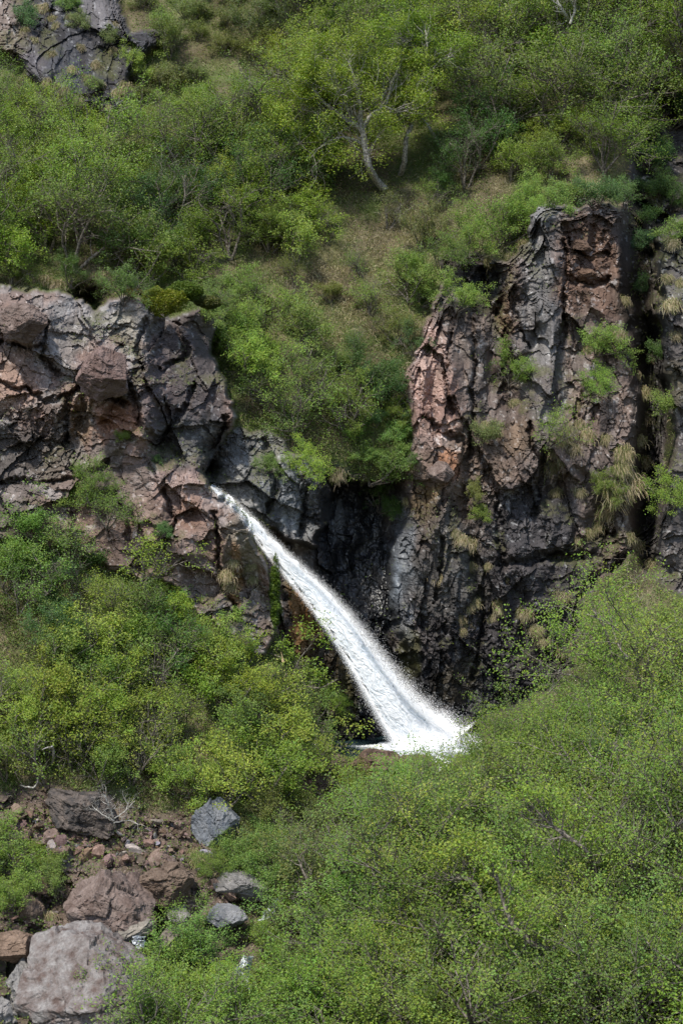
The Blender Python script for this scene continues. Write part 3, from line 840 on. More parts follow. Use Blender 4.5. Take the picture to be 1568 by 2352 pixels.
# ------------------------------------------------------------------ trees
class Sk:
    def __init__(s):
        s.V = []; s.F = []; s.n = 0; s.tips = []

    def tube(s, pts, rad, sides):
        pts = np.array(pts); m = len(pts)
        d = np.gradient(pts, axis=0); d /= np.linalg.norm(d, axis=1)[:, None] + 1e-9
        ref = np.array([0.31, .88, .2]) if abs(d[0][2]) > .6 else np.array([.1, .15, 1.0])
        a = np.cross(d, ref); a /= np.linalg.norm(a, axis=1)[:, None] + 1e-9
        b = np.cross(d, a)
        th = np.arange(sides) / sides * 2 * math.pi
        ring = a[:, None, :] * np.cos(th)[None, :, None] + b[:, None, :] * np.sin(th)[None, :, None]
        Vv = pts[:, None, :] + ring * np.array(rad)[:, None, None]
        i = np.arange(m - 1)[:, None] * sides; j = np.arange(sides)[None, :]; j2 = (j + 1) % sides
        F = np.stack([i + j, i + j2, i + sides + j2, i + sides + j], -1).reshape(-1, 4) + s.n
        s.V.append(Vv.reshape(-1, 3)); s.F.append(F); s.n += m * sides

    def arrays(s):
        return np.concatenate(s.V), np.concatenate(s.F)


def grow(sk, r, start, dirn, length, rad, level, maxl, droop=0.0, kids=(7, 6, 4), wig=.22):
    nseg = (7, 5, 4, 3)[min(level, 3)]
    p = np.array(start, float); d = np.array(dirn, float); d /= np.linalg.norm(d)
    pts = [p.copy()]
    for i in range(nseg):
        d = d + r.normal(0, wig, 3) + np.array([0, 0, .10 - droop * (i / nseg)])
        d /= np.linalg.norm(d)
        p = p + d * length / nseg
        pts.append(p.copy())
    rads = np.linspace(rad, rad * .35, nseg + 1)
    sk.tube(pts, rads, (7, 5, 4, 3)[min(level, 3)])
    pts = np.array(pts)
    if level >= maxl - 1:
        for q in pts[1:]: sk.tips.append(q)
    if level < maxl:
        k = kids[min(level, len(kids) - 1)]
        for c in range(k):
            t = r.uniform(.28 if level == 0 else .2, 1.0)
            idx = min(int(t * nseg), nseg - 1); fr = t * nseg - idx
            q = pts[idx] * (1 - fr) + pts[idx + 1] * fr
            dd = pts[idx + 1] - pts[idx]; dd /= np.linalg.norm(dd)
            side = r.normal(0, 1, 3); side -= dd * side.dot(dd); side /= np.linalg.norm(side)
            nd = dd * .55 + side * .85 + np.array([0, 0, .18])
            grow(sk, r, q, nd, length * r.uniform(.42, .62), rads[idx] * .55, level + 1, maxl, droop, kids, wig)


def leaves_mesh(r, tips, per, sig, size, flat=1.0, clumpy=False):
    tips = np.array(tips)
    if clumpy:
        q = fbm(tips[:, 0] / .42 + tips[:, 1] * 1.9, tips[:, 2] / .42 - tips[:, 1] * 1.4, int(r.integers(1, 9999)), 2)
        tips = tips[q > -.06]
    n = len(tips) * per
    c = np.repeat(tips, per, 0) + r.normal(0, sig, (n, 3)) * np.array([1, 1, .75])
    clump = np.repeat(r.uniform(.78, 1.2, len(tips)), per)
    nrm = r.normal(0, 1, (n, 3)); nrm[:, 2] = np.abs(nrm[:, 2]) + flat; nrm[:, 1] -= .55
    nrm /= np.linalg.norm(nrm, axis=1)[:, None]
    a = np.cross(nrm, r.normal(0, 1, (n, 3))); a /= np.linalg.norm(a, axis=1)[:, None]
    b = np.cross(nrm, a)
    L = size * r.uniform(.7, 1.25, n)[:, None]
    v0 = c - a * L * .55; v1 = c + b * L * .36 + nrm * L * .08; v2 = c + a * L * .6; v3 = c - b * L * .36 + nrm * L * .08
    Vv = np.stack([v0, v1, v2, v3], 1).reshape(-1, 3)
    F = np.arange(n * 4).reshape(n, 4)
    base = np.stack([r.uniform(.82, 1.18, n), np.ones(n), r.uniform(.6, 1.2, n)], -1) * (clump * r.uniform(.75, 1.25, n))[:, None]
    return Vv, F, np.repeat(base, 4, 0)


PROT = {}; DIM = {}


def tree_proto(key, seed, H, stems, per, sig, leaf, spreadf=.55, kids=(7, 6, 4), droop=.1, bark=None, maxl=2, wig=.22):
    r = np.random.default_rng(seed)
    sk = Sk()
    for s in range(stems):
        a = 2 * math.pi * (s + r.random()) / stems
        tilt = r.uniform(.25, 1) * spreadf
        d = (math.cos(a) * tilt, math.sin(a) * tilt - .15, 1)
        grow(sk, r, (math.cos(a) * .06, math.sin(a) * .06, -.25), d, H * r.uniform(.72, .95), .018 * H * r.uniform(.8, 1.3), 0, maxl, droop, kids, wig)
    V1, F1 = sk.arrays()
    trunk = npmesh('trunk', V1, F1, bark or M_BARK, smooth=True, link=False)
    V2, F2, c2 = leaves_mesh(r, sk.tips, per, sig, leaf, clumpy=True)
    crown = npmesh('crown', V2, F2, M_LEAF, c2, link=False)
    PROT[key] = (trunk, crown, len(F2))
    lo, hi = np.percentile(V2, 4, 0), np.percentile(V2, 96, 0)
    w0, h0 = DIM.get(key[0], (0, 0)); DIM[key[0]] = (max(w0, hi[0] - lo[0]), max(h0, hi[2]))


for i in range(5): tree_proto(('birch', i), 40 + i, 3.6, 4, 12, .12, .064, .62, kids=(8, 7, 4))
for i in range(5): tree_proto(('shrub', i), 60 + i, 2.1, 5, 13, .10, .060, .85, kids=(7, 5, 3))
for i in range(3): tree_proto(('sparse', i), 80 + i, 2.0, 4, 5, .10, .055, .8, kids=(7, 6, 3))
for i in range(3): tree_proto(('low', i), 90 + i, 1.1, 6, 11, .09, .052, 1.4, kids=(5, 4, 3))
for i in range(3): tree_proto(('tall', i), 100 + i, 4.6, 3, 12, .14, .068, .42, kids=(9, 7, 5), wig=.2)

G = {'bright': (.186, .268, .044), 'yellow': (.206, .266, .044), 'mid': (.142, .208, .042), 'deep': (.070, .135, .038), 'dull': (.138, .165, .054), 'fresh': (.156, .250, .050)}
LOOK = {'bright': 'bright green', 'yellow': 'yellow green', 'mid': 'mid green', 'deep': 'deep green', 'dull': 'dull olive', 'fresh': 'fresh green'}
trees = []


def tree(kind, px, py, s, hue, region, label=None, Yoff=-.15, lean=(0, 0), vary=True, leafy=1.0):
    ks = [k for k in PROT if k[0] == kind]
    t, c, _ = PROT[rnd.choice(ks)]
    Yg = ground(px, py) + Yoff
    e = empty({'birch': 'birch_tree', 'tall': 'birch_tree', 'shrub': 'birch_shrub', 'sparse': 'sparse_shrub', 'low': 'low_shrub'}[kind], P(px, py, Yg))
    e.rotation_euler = (lean[0] + rnd.uniform(.02, .22), lean[1] + rnd.uniform(-.12, .12), rnd.uniform(-.5, .5))
    e.scale = (s * rnd.uniform(.9, 1.15), s, s * rnd.uniform(.9, 1.05))
    a = t.copy(); COL.objects.link(a); a.parent = e
    b = c.copy(); COL.objects.link(b); b.parent = e
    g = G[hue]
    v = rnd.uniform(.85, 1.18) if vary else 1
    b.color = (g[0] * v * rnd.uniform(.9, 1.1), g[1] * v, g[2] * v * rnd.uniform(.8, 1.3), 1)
    trees.append(dict(o=e, px=px, py=py, hue=hue, kind=kind, region=region, label=label))
    return e


KO = [[(745, 225), (900, 235), (1000, 225), (1000, 330), (960, 420), (900, 440), (830, 440), (800, 330)],
      [(480, 1100), (760, 1100), (930, 1160), (1290, 1290), (1290, 1400), (1295, 1540), (1220, 1590), (1110, 1645), (1095, 1690), (1080, 1725), (930, 1745),
       (760, 1740), (780, 1640), (650, 1510), (610, 1480), (560, 1470), (480, 1330)],
      [(-200, 665), (210, 725), (320, 690), (330, 735), (440, 740), (470, 800), (520, 880), (545, 960), (500, 1050), (560, 1180), (500, 1330), (540, 1460), (450, 1390),
       (330, 1300), (230, 1240), (220, 1100), (-200, 1080)],
      [(1215, 460), (1440, 450), (1460, 900), (1300, 1280), (1000, 1250), (945, 1000), (950, 800), (1050, 700), (1110, 640), (1200, 600)],
      [(40, 1850), (100, 1800), (240, 1810), (330, 1870), (450, 1840), (550, 1840), (550, 1920), (470, 1960), (450, 2050), (400, 2100), (360, 2140), (380, 2230),
       (340, 2270), (230, 2230), (150, 2400), (-200, 2400), (-200, 2150), (100, 2140), (150, 2060), (170, 1970), (40, 1900)],
      [(-200, -200), (265, -200), (275, 215), (180, 225), (90, 150), (-200, 110)]]
KOP = [(a * .42 * c, .5 + b * .42 * c) for a, b in [(math.cos(k * .785), math.sin(k * .785)) for k in range(8)] for c in (1, .55)]


def blocked(kind, px, py, s):
    w, h = DIM[kind]
    u = s / (K * ground(px, py))
    n = 0
    for a, b in KOP:
        x = px + a * w * u * 1.05; y = py - b * h * u
        for p in KO:
            if inpoly(x, y, p): n += 1; break
    for cx_, cy_ in ((628, 2085), (556, 2235), (322, 2165), (840, 1718), (495, 1884), (780, 1722), (1050, 1705), (540, 2050)):
        if kind not in ('sparse', 'low') and ((px - cx_) / (w * u * .42)) ** 2 + ((py - h * u * .5 - cy_) / (h * u * .5)) ** 2 < 1: return True
    return n > 1


def region(name, pts, spacing, kinds, srange, hues, lean=(0, 0), nmax=200, seed=0):
    r = random.Random(seed + 5)
    xs = [p[0] for p in pts]; ys = [p[1] for p in pts]
    got = []
    for _ in range(4000):
        if len(got) >= nmax: break
        x = r.uniform(min(xs), max(xs)); y = r.uniform(min(ys), max(ys))
        if not inpoly(x, y, pts): continue
        if any((x - a) ** 2 + ((y - b) * 1.25) ** 2 < spacing ** 2 for a, b in got): continue
        kd = r.choice(kinds); sc = r.uniform(*srange)
        if blocked(kd, x, y, sc):
            sc *= .72
            if blocked(kd, x, y, sc): continue
        got.append((x, y))
        tree(kd, x, y, sc, r.choice(hues), name, lean=lean)


region('top edge thicket', [(280, -60), (640, -60), (640, 120), (560, 260), (420, 250), (330, 170), (380, 120)], 62, ['shrub', 'low'], (.75, 1.15), ['dull', 'mid', 'dull'], seed=1)
region('upper left olive brush', [(300, 230), (420, 230), (600, 240), (560, 380), (450, 400), (330, 320)], 62, ['sparse', 'shrub', 'low'], (.7, 1.0), ['dull', 'dull', 'yellow'], seed=2)
region('upper slope canopy', [(640, 0), (1790, -60), (1790, 200), (1480, 260), (1300, 330), (1050, 330), (990, 290), (800, 230), (640, 200)], 84, ['birch', 'birch', 'shrub'], (.95, 1.3), ['bright', 'yellow', 'mid', 'mid'], seed=3)
region('canopy by the gnarled birch', [(600, 250), (780, 290), (800, 430), (700, 480), (520, 500), (500, 380)], 80, ['birch', 'shrub'], (.85, 1.15), ['bright', 'yellow', 'deep', 'mid'], seed=4)
region('wood above right cliff', [(930, 330), (1300, 330), (1460, 300), (1430, 400), (1290, 430), (1150, 420), (1010, 460), (940, 400)], 64, ['shrub', 'birch', 'shrub'], (.75, 1.05), ['mid', 'deep', 'mid', 'yellow'], seed=5)
region('left edge wood', [(-210, 250), (120, 310), (250, 420), (300, 480), (190, 560), (160, 640), (-210, 640)], 74, ['birch', 'shrub'], (.9, 1.25), ['bright', 'mid', 'bright'], seed=6)
region('middle slope thicket', [(260, 400), (480, 400), (560, 520), (700, 520), (690, 600), (560, 590), (430, 640), (330, 660), (250, 650), (300, 520)], 66, ['shrub', 'birch', 'shrub'], (.8, 1.1), ['bright', 'mid', 'deep', 'mid'], seed=7)
region('open grassy slope', [(700, 480), (1000, 470), (1020, 560), (950, 720), (870, 850), (760, 780), (560, 700), (560, 620)], 92, ['low', 'sparse', 'sparse', 'shrub'], (.5, .85), ['dull', 'mid', 'bright'], seed=8)
region('bushes over waterfall top', [(500, 760), (640, 740), (760, 850), (800, 1010), (700, 1030), (570, 960), (520, 880)], 64, ['shrub', 'sparse', 'sparse', 'low'], (.75, 1.05), ['bright', 'mid', 'fresh'], lean=(.25, 0), seed=9)
region('bushes under the brow', [(820, 900), (920, 950), (930, 1040), (850, 1110), (800, 1050)], 50, ['shrub', 'low'], (.5, .8), ['deep', 'fresh', 'mid'], lean=(.3, 0), seed=10)
region('bushes below left cliff', [(-200, 1200), (100, 1230), (240, 1270), (230, 1340), (100, 1420), (-200, 1400)], 66, ['sparse', 'low', 'shrub'], (.6, .95), ['fresh', 'mid', 'deep'], seed=11)
region('thicket left of waterfall', [(250, 1400), (470, 1430), (560, 1560), (760, 1680), (730, 1860), (600, 1880), (420, 1830), (250, 1800), (60, 1790), (-200, 1780), (60, 1600), (200, 1500)], 66, ['shrub', 'shrub', 'sparse', 'sparse', 'low'], (.75, 1.15), ['bright', 'mid', 'yellow', 'mid'], seed=12)
region('big bottom right thicket', [(1000, 1880), (1150, 1800), (1300, 1760), (1790, 1640), (1790, 2480), (1000, 2480), (850, 2250), (830, 2000)], 84, ['tall', 'birch', 'birch'], (.75, 1.0), ['bright', 'yellow', 'mid', 'mid', 'fresh'], seed=13)
region('brush below plunge pool', [(620, 1900), (900, 1900), (1000, 1860), (1000, 2050), (860, 2150), (720, 2120), (620, 2000)], 66, ['shrub', 'sparse', 'shrub'], (.7, 1.0), ['mid', 'dull', 'bright'], seed=14)
region('bushes before lower stream', [(400, 2330), (620, 2300), (850, 2200), (960, 2330), (960, 2480), (340, 2480)], 72, ['shrub', 'birch'], (.8, 1.05), ['fresh', 'mid', 'bright'], seed=15)
region('bushes above grey boulders', [(500, 1990), (600, 1950), (640, 2050), (530, 2000)], 50, ['shrub'], (.6, .8), ['mid', 'fresh'], seed=16)
region('lower left knoll bushes', [(-200, 1960), (90, 1960), (150, 2030), (90, 2090), (-200, 2120)], 55, ['low', 'shrub'], (.5, .8), ['mid', 'fresh'], seed=17)

MAN = [
    ('shrub', 330, 2345, .75, 'fresh', 'leafy bush covering the right side of the pale pinkish boulder', (0, 0)),
    ('sparse', 240, 2330, .9, 'mid', 'twiggy thin bush across the middle of the pale pinkish boulder', (0, 0)),
    ('shrub', 410, 2290, .7, 'bright', 'bright bush below the grey brown boulder at the stream hole', (0, 0)),
    ('shrub', 560, 2012, .6, 'mid', 'bush sitting over the wide grey boulder in the lower stream bed', (.1, 0)),
    ('sparse', 650, 2150, .85, 'fresh', 'airy bush beside the upper white cascade', (0, 0)),
    ('shrub', 700, 2110, .6, 'bright', 'bright bush before the purplish boulder by the lower stream', (0, 0)),
    ('shrub', 600, 2190, .5, 'bright', 'bright bush right of the larger white cascade', (0, 0)),
    ('shrub', 490, 2010, .45, 'mid', 'small bush between the brown boulder and the wide grey boulder', (.1, 0)),
    ('sparse', 430, 2170, .7, 'fresh', 'airy bush leaning over the grey brown boulder by the stream hole', (.1, 0)),
    ('low', 480, 735, .7, 'mid', 'low bush growing on the face under the right end of the left ridge', (.5, 0)),
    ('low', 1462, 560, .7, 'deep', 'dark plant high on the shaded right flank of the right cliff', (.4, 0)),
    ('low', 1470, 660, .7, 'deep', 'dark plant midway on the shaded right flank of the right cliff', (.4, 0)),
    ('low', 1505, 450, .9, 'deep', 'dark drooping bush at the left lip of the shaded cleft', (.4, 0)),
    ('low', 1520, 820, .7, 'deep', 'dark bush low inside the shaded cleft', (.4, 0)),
    ('low', 1545, 940, .8, 'mid', 'low bush on the ledge of the far right rock column', (.4, 0)),
    ('shrub', 1212, 515, .7, 'fresh', 'upper fresh bush against the left corner of the right cliff', (.3, .2)),
    ('low', 1270, 475, .9, 'fresh', 'low bush draped over the upper left of the right cliff top', (.5, 0)),
    ('shrub', 975, 700, .6, 'mid', 'bush leaning over the pinkish column from the left', (.3, .2)),
    ('shrub', 950, 820, .5, 'deep', 'small deep green bush at the left flank of the pinkish column', (.3, 0)),
    ('shrub', 500, 705, .55, 'mid', 'bush growing over the right end of the left ridge', (.3, 0)),
    ('shrub', 530, 760, .6, 'bright', 'bright bush where the left cliff meets the slope', (.3, 0)),
    ('sparse', 250, 1200, .8, 'mid', 'thin bush climbing the middle of the left cliff foot', (.2, 0)),
    ('sparse', 330, 1330, .9, 'bright', 'thin bright bush at the foot of the left cliff', (.2, 0)),
    ('shrub', 530, 1500, .7, 'bright', 'bright bush below the rock rib beside the fall', (.1, 0)),
    ('shrub', 285, 690, .55, 'mid', 'bush rising behind the dip in the left ridge', (.1, 0)),
    ('shrub', 165, 655, .6, 'deep', 'deep green bush in the shade behind the left ridge', (.1, 0)),
    ('shrub', 30, 650, .6, 'mid', 'bush behind the left ridge at the frame edge', (.1, 0)),
    ('shrub', 560, 700, .7, 'bright', 'bush on the brow right of the moss cushions', (.2, 0)),
    ('shrub', 560, 800, .75, 'bright', 'upper bush clinging to the bank right of the left cliff', (.3, .2)),
    ('shrub', 1222, 470, .55, 'mid', 'bush on the upper left corner of the right cliff top', (.3, 0)),
    ('low', 1305, 462, 1.0, 'mid', 'low bush on the middle of the right cliff top', (.3, 0)),
    ('low', 1370, 466, 1.0, 'deep', 'deep green low bush on the right cliff top', (.3, 0)),
    ('shrub', 1432, 475, .6, 'deep', 'deep green bush on the upper right corner of the right cliff top', (.3, 0)),
    ('shrub', 1195, 530, .7, 'fresh', 'fresh bush spilling over the left shoulder of the right cliff', (.3, 0)),
    ('shrub', 1020, 620, .7, 'mid', 'bush at the left end of the dark notch', (.3, 0)),
    ('low', 1480, 520, .8, 'deep', 'small dark bush inside the top of the shaded cleft', (.3, 0)),
    ('low', 1550, 540, .8, 'mid', 'low bush on top of the far right rock column', (.3, 0)),  # kind, px, py, scale, hue, label, lean
    ('tall', 1420, 1680, 1.0, 'bright', 'tallest bright birch standing before the right cliff foot', (.05, 0)),
    ('tall', 1530, 1720, .95, 'yellow', 'yellow green birch at the right edge beside the tallest birch', (.05, 0)),
    ('birch', 1330, 1760, .9, 'bright', 'bright birch left of the tallest birch below the dark cliff', (0, 0)),
    ('birch', 1210, 1830, .8, 'yellow', 'yellow green birch at the upper left of the big thicket', (0, -.1)),
    ('birch', 1150, 1900, .62, 'yellow', 'birch with upright shoots just right of the pool foam', (0, 0)),
    ('sparse', 960, 1790, .62, 'yellow', 'thin leafy sprig standing in front of the waterfall foot', (0, -.5)),
    ('shrub', 1170, 880, .62, 'fresh', 'round green bush perched in the middle of the right cliff', (.4, 0)),
    ('shrub', 1370, 810, .62, 'fresh', 'upper green bush on the right cliff beside the dry grass gully', (.4, 0)),
    ('shrub', 1375, 905, .60, 'fresh', 'lower green bush on the right cliff beside the dry grass gully', (.4, 0)),
    ('sparse', 1260, 1020, .75, 'mid', 'grey twiggy bush spreading across the right cliff ledge', (.5, .2)),
    ('low', 1120, 1010, .7, 'dull', 'small dull bush on the ledge below the round green bush', (.4, 0)),
    ('shrub', 1530, 1170, .75, 'fresh', 'green bush on the far right rock column', (.3, 0)),
    ('shrub', 1400, 1130, .42, 'mid', 'small leafy bush beside the longest dry grass tuft', (.4, 0)),
    ('shrub', 1050, 710, .55, 'bright', 'bright bush on the crest left of the right cliff', (.3, 0)),
    ('shrub', 1150, 560, .9, 'fresh', 'leafy bush hanging over the dark notch of the right cliff', (.3, 0)),
    ('shrub', 1080, 590, .8, 'mid', 'bush just left of the dark notch of the right cliff', (.3, 0)),
    ('shrub', 940, 690, .8, 'mid', 'bush at the upper left corner of the pinkish cliff column', (.2, 0)),
    ('shrub', 1540, 480, .7, 'deep', 'dark bush hanging in the shaded cleft at the right edge', (.3, 0)),
    ('low', 1500, 380, 1.1, 'deep', 'small dark bush at the head of the shaded cleft', (.3, 0)),
    ('shrub', 1540, 290, .9, 'deep', 'dark leaning bush above the shaded cleft near the right edge', (.3, 0)),
    ('shrub', 1090, 1150, .4, 'dull', 'small bush below mid height of the right cliff', (.4, 0)),
    ('low', 1100, 1190, .5, 'mid', 'low mossy bush on the right cliff above the dark wall', (.4, 0)),
    ('shrub', 870, 1170, .55, 'deep', 'deep green bush hanging beside the wet black gully', (.7, .1)),
    ('low', 180, 1150, .7, 'mid', 'green bush growing on the left cliff ledge', (.3, 0)),
    ('shrub', 215, 1130, .55, 'mid', 'rounder bush next to the ledge bush on the left cliff', (.3, 0)),
    ('sparse', 70, 1250, .95, 'fresh', 'tall light green sapling in front of the left cliff', (0, 0)),
    ('sparse', 160, 1280, .9, 'fresh', 'second light green sapling right of the tall sapling', (0, 0)),
    ('low', 375, 1225, .4, 'deep', 'tiny deep green bush low on the left cliff face', (.4, 0)),
    ('low', 285, 1010, .35, 'mid', 'tiny green tuft bush beside the orange rock patch', (.4, 0)),
    ('low', 360, 1060, .25, 'deep', 'tiniest green plant under the dark overhang of the left cliff', (.4, 0)),
    ('low', 150, 15, .8, 'mid', 'mid green bush on the top of the upper left crag', (.4, 0)),
    ('low', 255, 95, .7, 'dull', 'olive bush at the right side of the upper left crag', (.4, 0)),
    ('low', 60, 50, .9, 'deep', 'dark green bush on the upper left crag', (.4, 0)),
    ('low', 180, 60, .7, 'dull', 'olive bush on the upper left crag below its pale top', (.4, 0)),
    ('low', 210, 200, .6, 'dull', 'small olive bush under the upper left crag', (.4, 0)),
    ('shrub', 320, 190, .75, 'bright', 'bright bush standing right of the upper left crag', (.2, 0)),
    ('shrub', 390, 1500, .95, 'deep', 'deep green bush at the top of the thicket left of the waterfall', (0, 0)),
    ('shrub', 130, 1500, .8, 'deep', 'deep green bush on the grassy bank at the left', (0, 0)),
    ('shrub', 600, 420, 1.2, 'deep', 'dark green bush in the middle slope below the gnarled birch crown', (0, 0)),
    ('birch', 620, 510, .85, 'deep', 'darkest birch in the middle slope thicket', (0, 0)),
    ('birch', 545, 480, .75, 'deep', 'deep green birch left of the darkest birch', (0, 0)),
    ('shrub', 700, 1700, .8, 'mid', 'bush reaching towards the foot of the fall from the left', (0, .3)),
    ('shrub', 755, 1640, .45, 'bright', 'small leafy bush touching the waterfall edge from the left', (0, .4)),
    ('low', 950, 1060, .4, 'deep', 'tiny bush with a yellow flower left of the right cliff', (.4, 0)),
    ('shrub', 620, 1080, .35, 'mid', 'tip of foliage touching the grey ledge', (.5, 0)),
    ('shrub', 700, 1090, .65, 'bright', 'lowest bright bush hanging over the grey ledge', (.5, 0)),
    ('shrub', 200, 2300, .55, 'mid', 'thin bush growing before the pale pinkish boulder', (0, 0)),
    ('sparse', 290, 2360, .95, 'fresh', 'twiggy sapling at the foot of the pale pinkish boulder', (0, 0)),
    ('shrub', 440, 2230, .8, 'fresh', 'fresh green bush right of the dark stream hole', (0, 0)),
    ('shrub', 1585, 1480, .8, 'mid', 'mid green birch cut by the right edge below the rock column', (0, 0)),
]
for kd, x, y, s, hue, lab, ln in MAN: tree(kd, x, y, s, hue, None, lab, lean=ln)


# hand traced birches (layout points, each its own distance)
def traced(name, lab, Y0, stems, hue, per=8, sig=.16, leaf=.075, bark=None, cat='birch tree', twigs=True, kids=(5, 4), blen=1.1, seed=1, leafy=True, jit=.25, clear=.3):
    r = np.random.default_rng(seed)
    b0 = P(stems[0][0][0], stems[0][0][1], Y0)
    e = empty(name, b0)
    sk = Sk(); main = []
    for st in stems:
        n = len(st)
        pts = []
        dy = 0
        for k, (x, y, rd) in enumerate(st):
            if k: dy += r.normal(0, jit)
            root = (ground(*stems[0][0][:2]) + .15 - Y0) * (1, .35, .08)[k] if (st is stems[0] and k < 3) else 0
            pts.append(np.array(P(x, y, Y0 + dy * .6 + root)) - np.array(b0))
        pts = np.array(pts)
        # resample
        m = (n - 1) * 5 + 1
        t = np.linspace(0, n - 1, m); i = np.clip(t.astype(int), 0, n - 2); f = t - i
        pm = []
        for ii, ff in zip(i, f):
            p0 = pts[max(ii - 1, 0)]; p1 = pts[ii]; p2 = pts[ii + 1]; p3 = pts[min(ii + 2, n - 1)]
            pm.append(.5 * ((2 * p1) + (-p0 + p2) * ff + (2 * p0 - 5 * p1 + 4 * p2 - p3) * ff ** 2 + (-p0 + 3 * p1 - 3 * p2 + p3) * ff ** 3))
        pm = np.array(pm) + r.normal(0, .008, (m, 3))
        rd = np.interp(t, np.arange(n), [q[2] for q in st])
        sk.tube(pm, rd, 8)
        main.append(pm)
        if twigs:
            for k in range(int(m * .9)):
                j = r.integers(max(1, int(m * .25)), m)
                dd = pm[j] - pm[j - 1]; dd /= np.linalg.norm(dd) + 1e-9
                side = r.normal(0, 1, 3); side -= dd * side.dot(dd); side /= np.linalg.norm(side)
                grow(sk, r, pm[j], dd * .5 + side * .9 + np.array([0, -.1, .35]), blen * r.uniform(.5, 1), min(rd[j] * .45, .019), 1, 3 if leafy else 3, .05, kids, .25)
    V1, F1 = sk.arrays()
    npmesh('trunk', V1, F1, bark or M_BARK, smooth=True, parent=e)
    if leafy and sk.tips:
        mp = np.concatenate(sk.V)[:0]
        mp = np.concatenate(main)
        tp = np.array(sk.tips)
        d2 = ((tp[:, None, 0] - mp[None, ::2, 0]) ** 2 + (tp[:, None, 2] - mp[None, ::2, 2]) ** 2)
        k = d2.argmin(1)
        hide = (np.sqrt(d2.min(1)) < clear) & (tp[:, 1] < mp[::2][k, 1] + .1)
        sk.tips = list(tp[~hide])
        V2, F2, c2 = leaves_mesh(r, sk.tips, per, sig, leaf, clumpy=True)
        c = npmesh('crown', V2, F2, M_LEAF, c2, parent=e)
        c.color = (*G[hue], 1)
    tag(e, lab, cat)
    return e


traced('birch_tree', 'large gnarled birch with a curved grey trunk and wide yellow green crown', ground(885, 435) - 1.3, [
    [(884, 436, .17), (862, 412, .15), (846, 380, .14), (838, 335, .135), (832, 300, .13), (812, 285, .10), (790, 272, .085), (755, 245, .06), (715, 200, .03)],
    [(832, 302, .11), (828, 270, .10), (826, 238, .075), (815, 190, .05), (800, 140, .025)],
    [(832, 300, .09), (848, 268, .08), (868, 252, .065), (885, 240, .05), (900, 200, .03), (915, 150, .02)],
    [(838, 335, .07), (815, 322, .06), (780, 316, .045), (745, 330, .03), (715, 360, .02)],
    [(812, 285, .06), (800, 240, .05), (770, 200, .035), (740, 150, .02)],
    [(885, 246, .05), (915, 256, .04), (950, 250, .025)],
    [(790, 272, .05), (740, 262, .035), (690, 250, .02)]], 'yellow', per=15, sig=.16, kids=(4, 4), blen=2.1, seed=3, clear=.2, bark=M_BARKM)
traced('birch_tree', 'slender birch right of the gnarled birch with twisting upper limbs', ground(918, 402) - 1.0, [
    [(918, 404, .12), (928, 370, .11), (932, 320, .10), (945, 280, .09), (947, 215, .085), (960, 190, .075), (972, 160, .06), (958, 120, .05), (935, 100, .035), (910, 80, .02)],
    [(960, 192, .06), (985, 170, .05), (1010, 140, .04), (1040, 128, .02)],
    [(972, 160, .05), (980, 110, .04), (975, 60, .02)],
    [(958, 120, .04), (925, 105, .03), (900, 90, .02)]], 'bright', per=12, sig=.16, kids=(4, 3), blen=1.6, seed=4, clear=.2, bark=M_BARKM)
traced('birch_tree', 'pale forked birch trunk poking out of the canopy at the top edge', ground(1312, 110) - 2.4, [
    [(1318, 85, .09), (1308, 55, .085), (1295, 30, .07), (1280, 5, .05), (1270, -30, .03)],
    [(1308, 55, .06), (1318, 25, .05), (1322, -10, .03)]], 'mid', per=4, sig=.15, bark=M_BARKL, kids=(3, 3), blen=.9, seed=5)
traced('fallen_trunk', 'white birch trunk leaning behind the slender birch', ground(1000, 330) - 1.2, [
    [(1012, 345, .06), (990, 300, .06), (972, 275, .055), (955, 258, .05)]], 'mid', bark=M_BARKL, cat='fallen trunk', twigs=False, leafy=False, seed=6)
traced('dead_branch', 'bare grey branch leaning at the upper right near the shaded cleft', ground(1470, 260) - 1.6, [
    [(1436, 270, .05), (1445, 240, .055), (1462, 215, .06), (1490, 192, .07), (1500, 180, .07)],
    [(1445, 240, .03), (1425, 262, .03), (1405, 272, .015)]], 'mid', cat='dead branch', leafy=False, blen=.4, kids=(2, 1), seed=7, bark=M_BARKL)
traced('bare_branch', 'bare pale crooked branch curling over the lower left bushes', ground(125, 1770) - .9, [
    [(118, 1760, .025), (124, 1735, .03), (120, 1715, .025), (98, 1722, .012)]], 'mid', cat='bare branch', leafy=False, twigs=False, bark=M_BARKL, seed=8)
traced('bare_branch', 'second bare pale branch hooked above the dark mottled boulder', ground(80, 1810) - .9, [
    [(44, 1802, .014), (60, 1808, .022), (82, 1806, .025), (90, 1785, .02)]], 'mid', cat='bare branch', leafy=False, twigs=False, bark=M_BARKL, seed=9)
traced('dead_shrub', 'leafless grey shrub spreading over the top of the scree', ground(258, 1905) - .7, [
    [(262, 1910, .03), (262, 1880, .028), (250, 1850, .02), (240, 1825, .01)],
    [(262, 1880, .02), (285, 1865, .015), (310, 1840, .008)],
    [(262, 1885, .02), (235, 1870, .015), (212, 1850, .008)],
    [(262, 1890, .018), (295, 1885, .014), (322, 1895, .007)]], 'mid', cat='dead shrub', leafy=False, blen=.55, kids=(3, 3), seed=10, bark=M_BARKL)
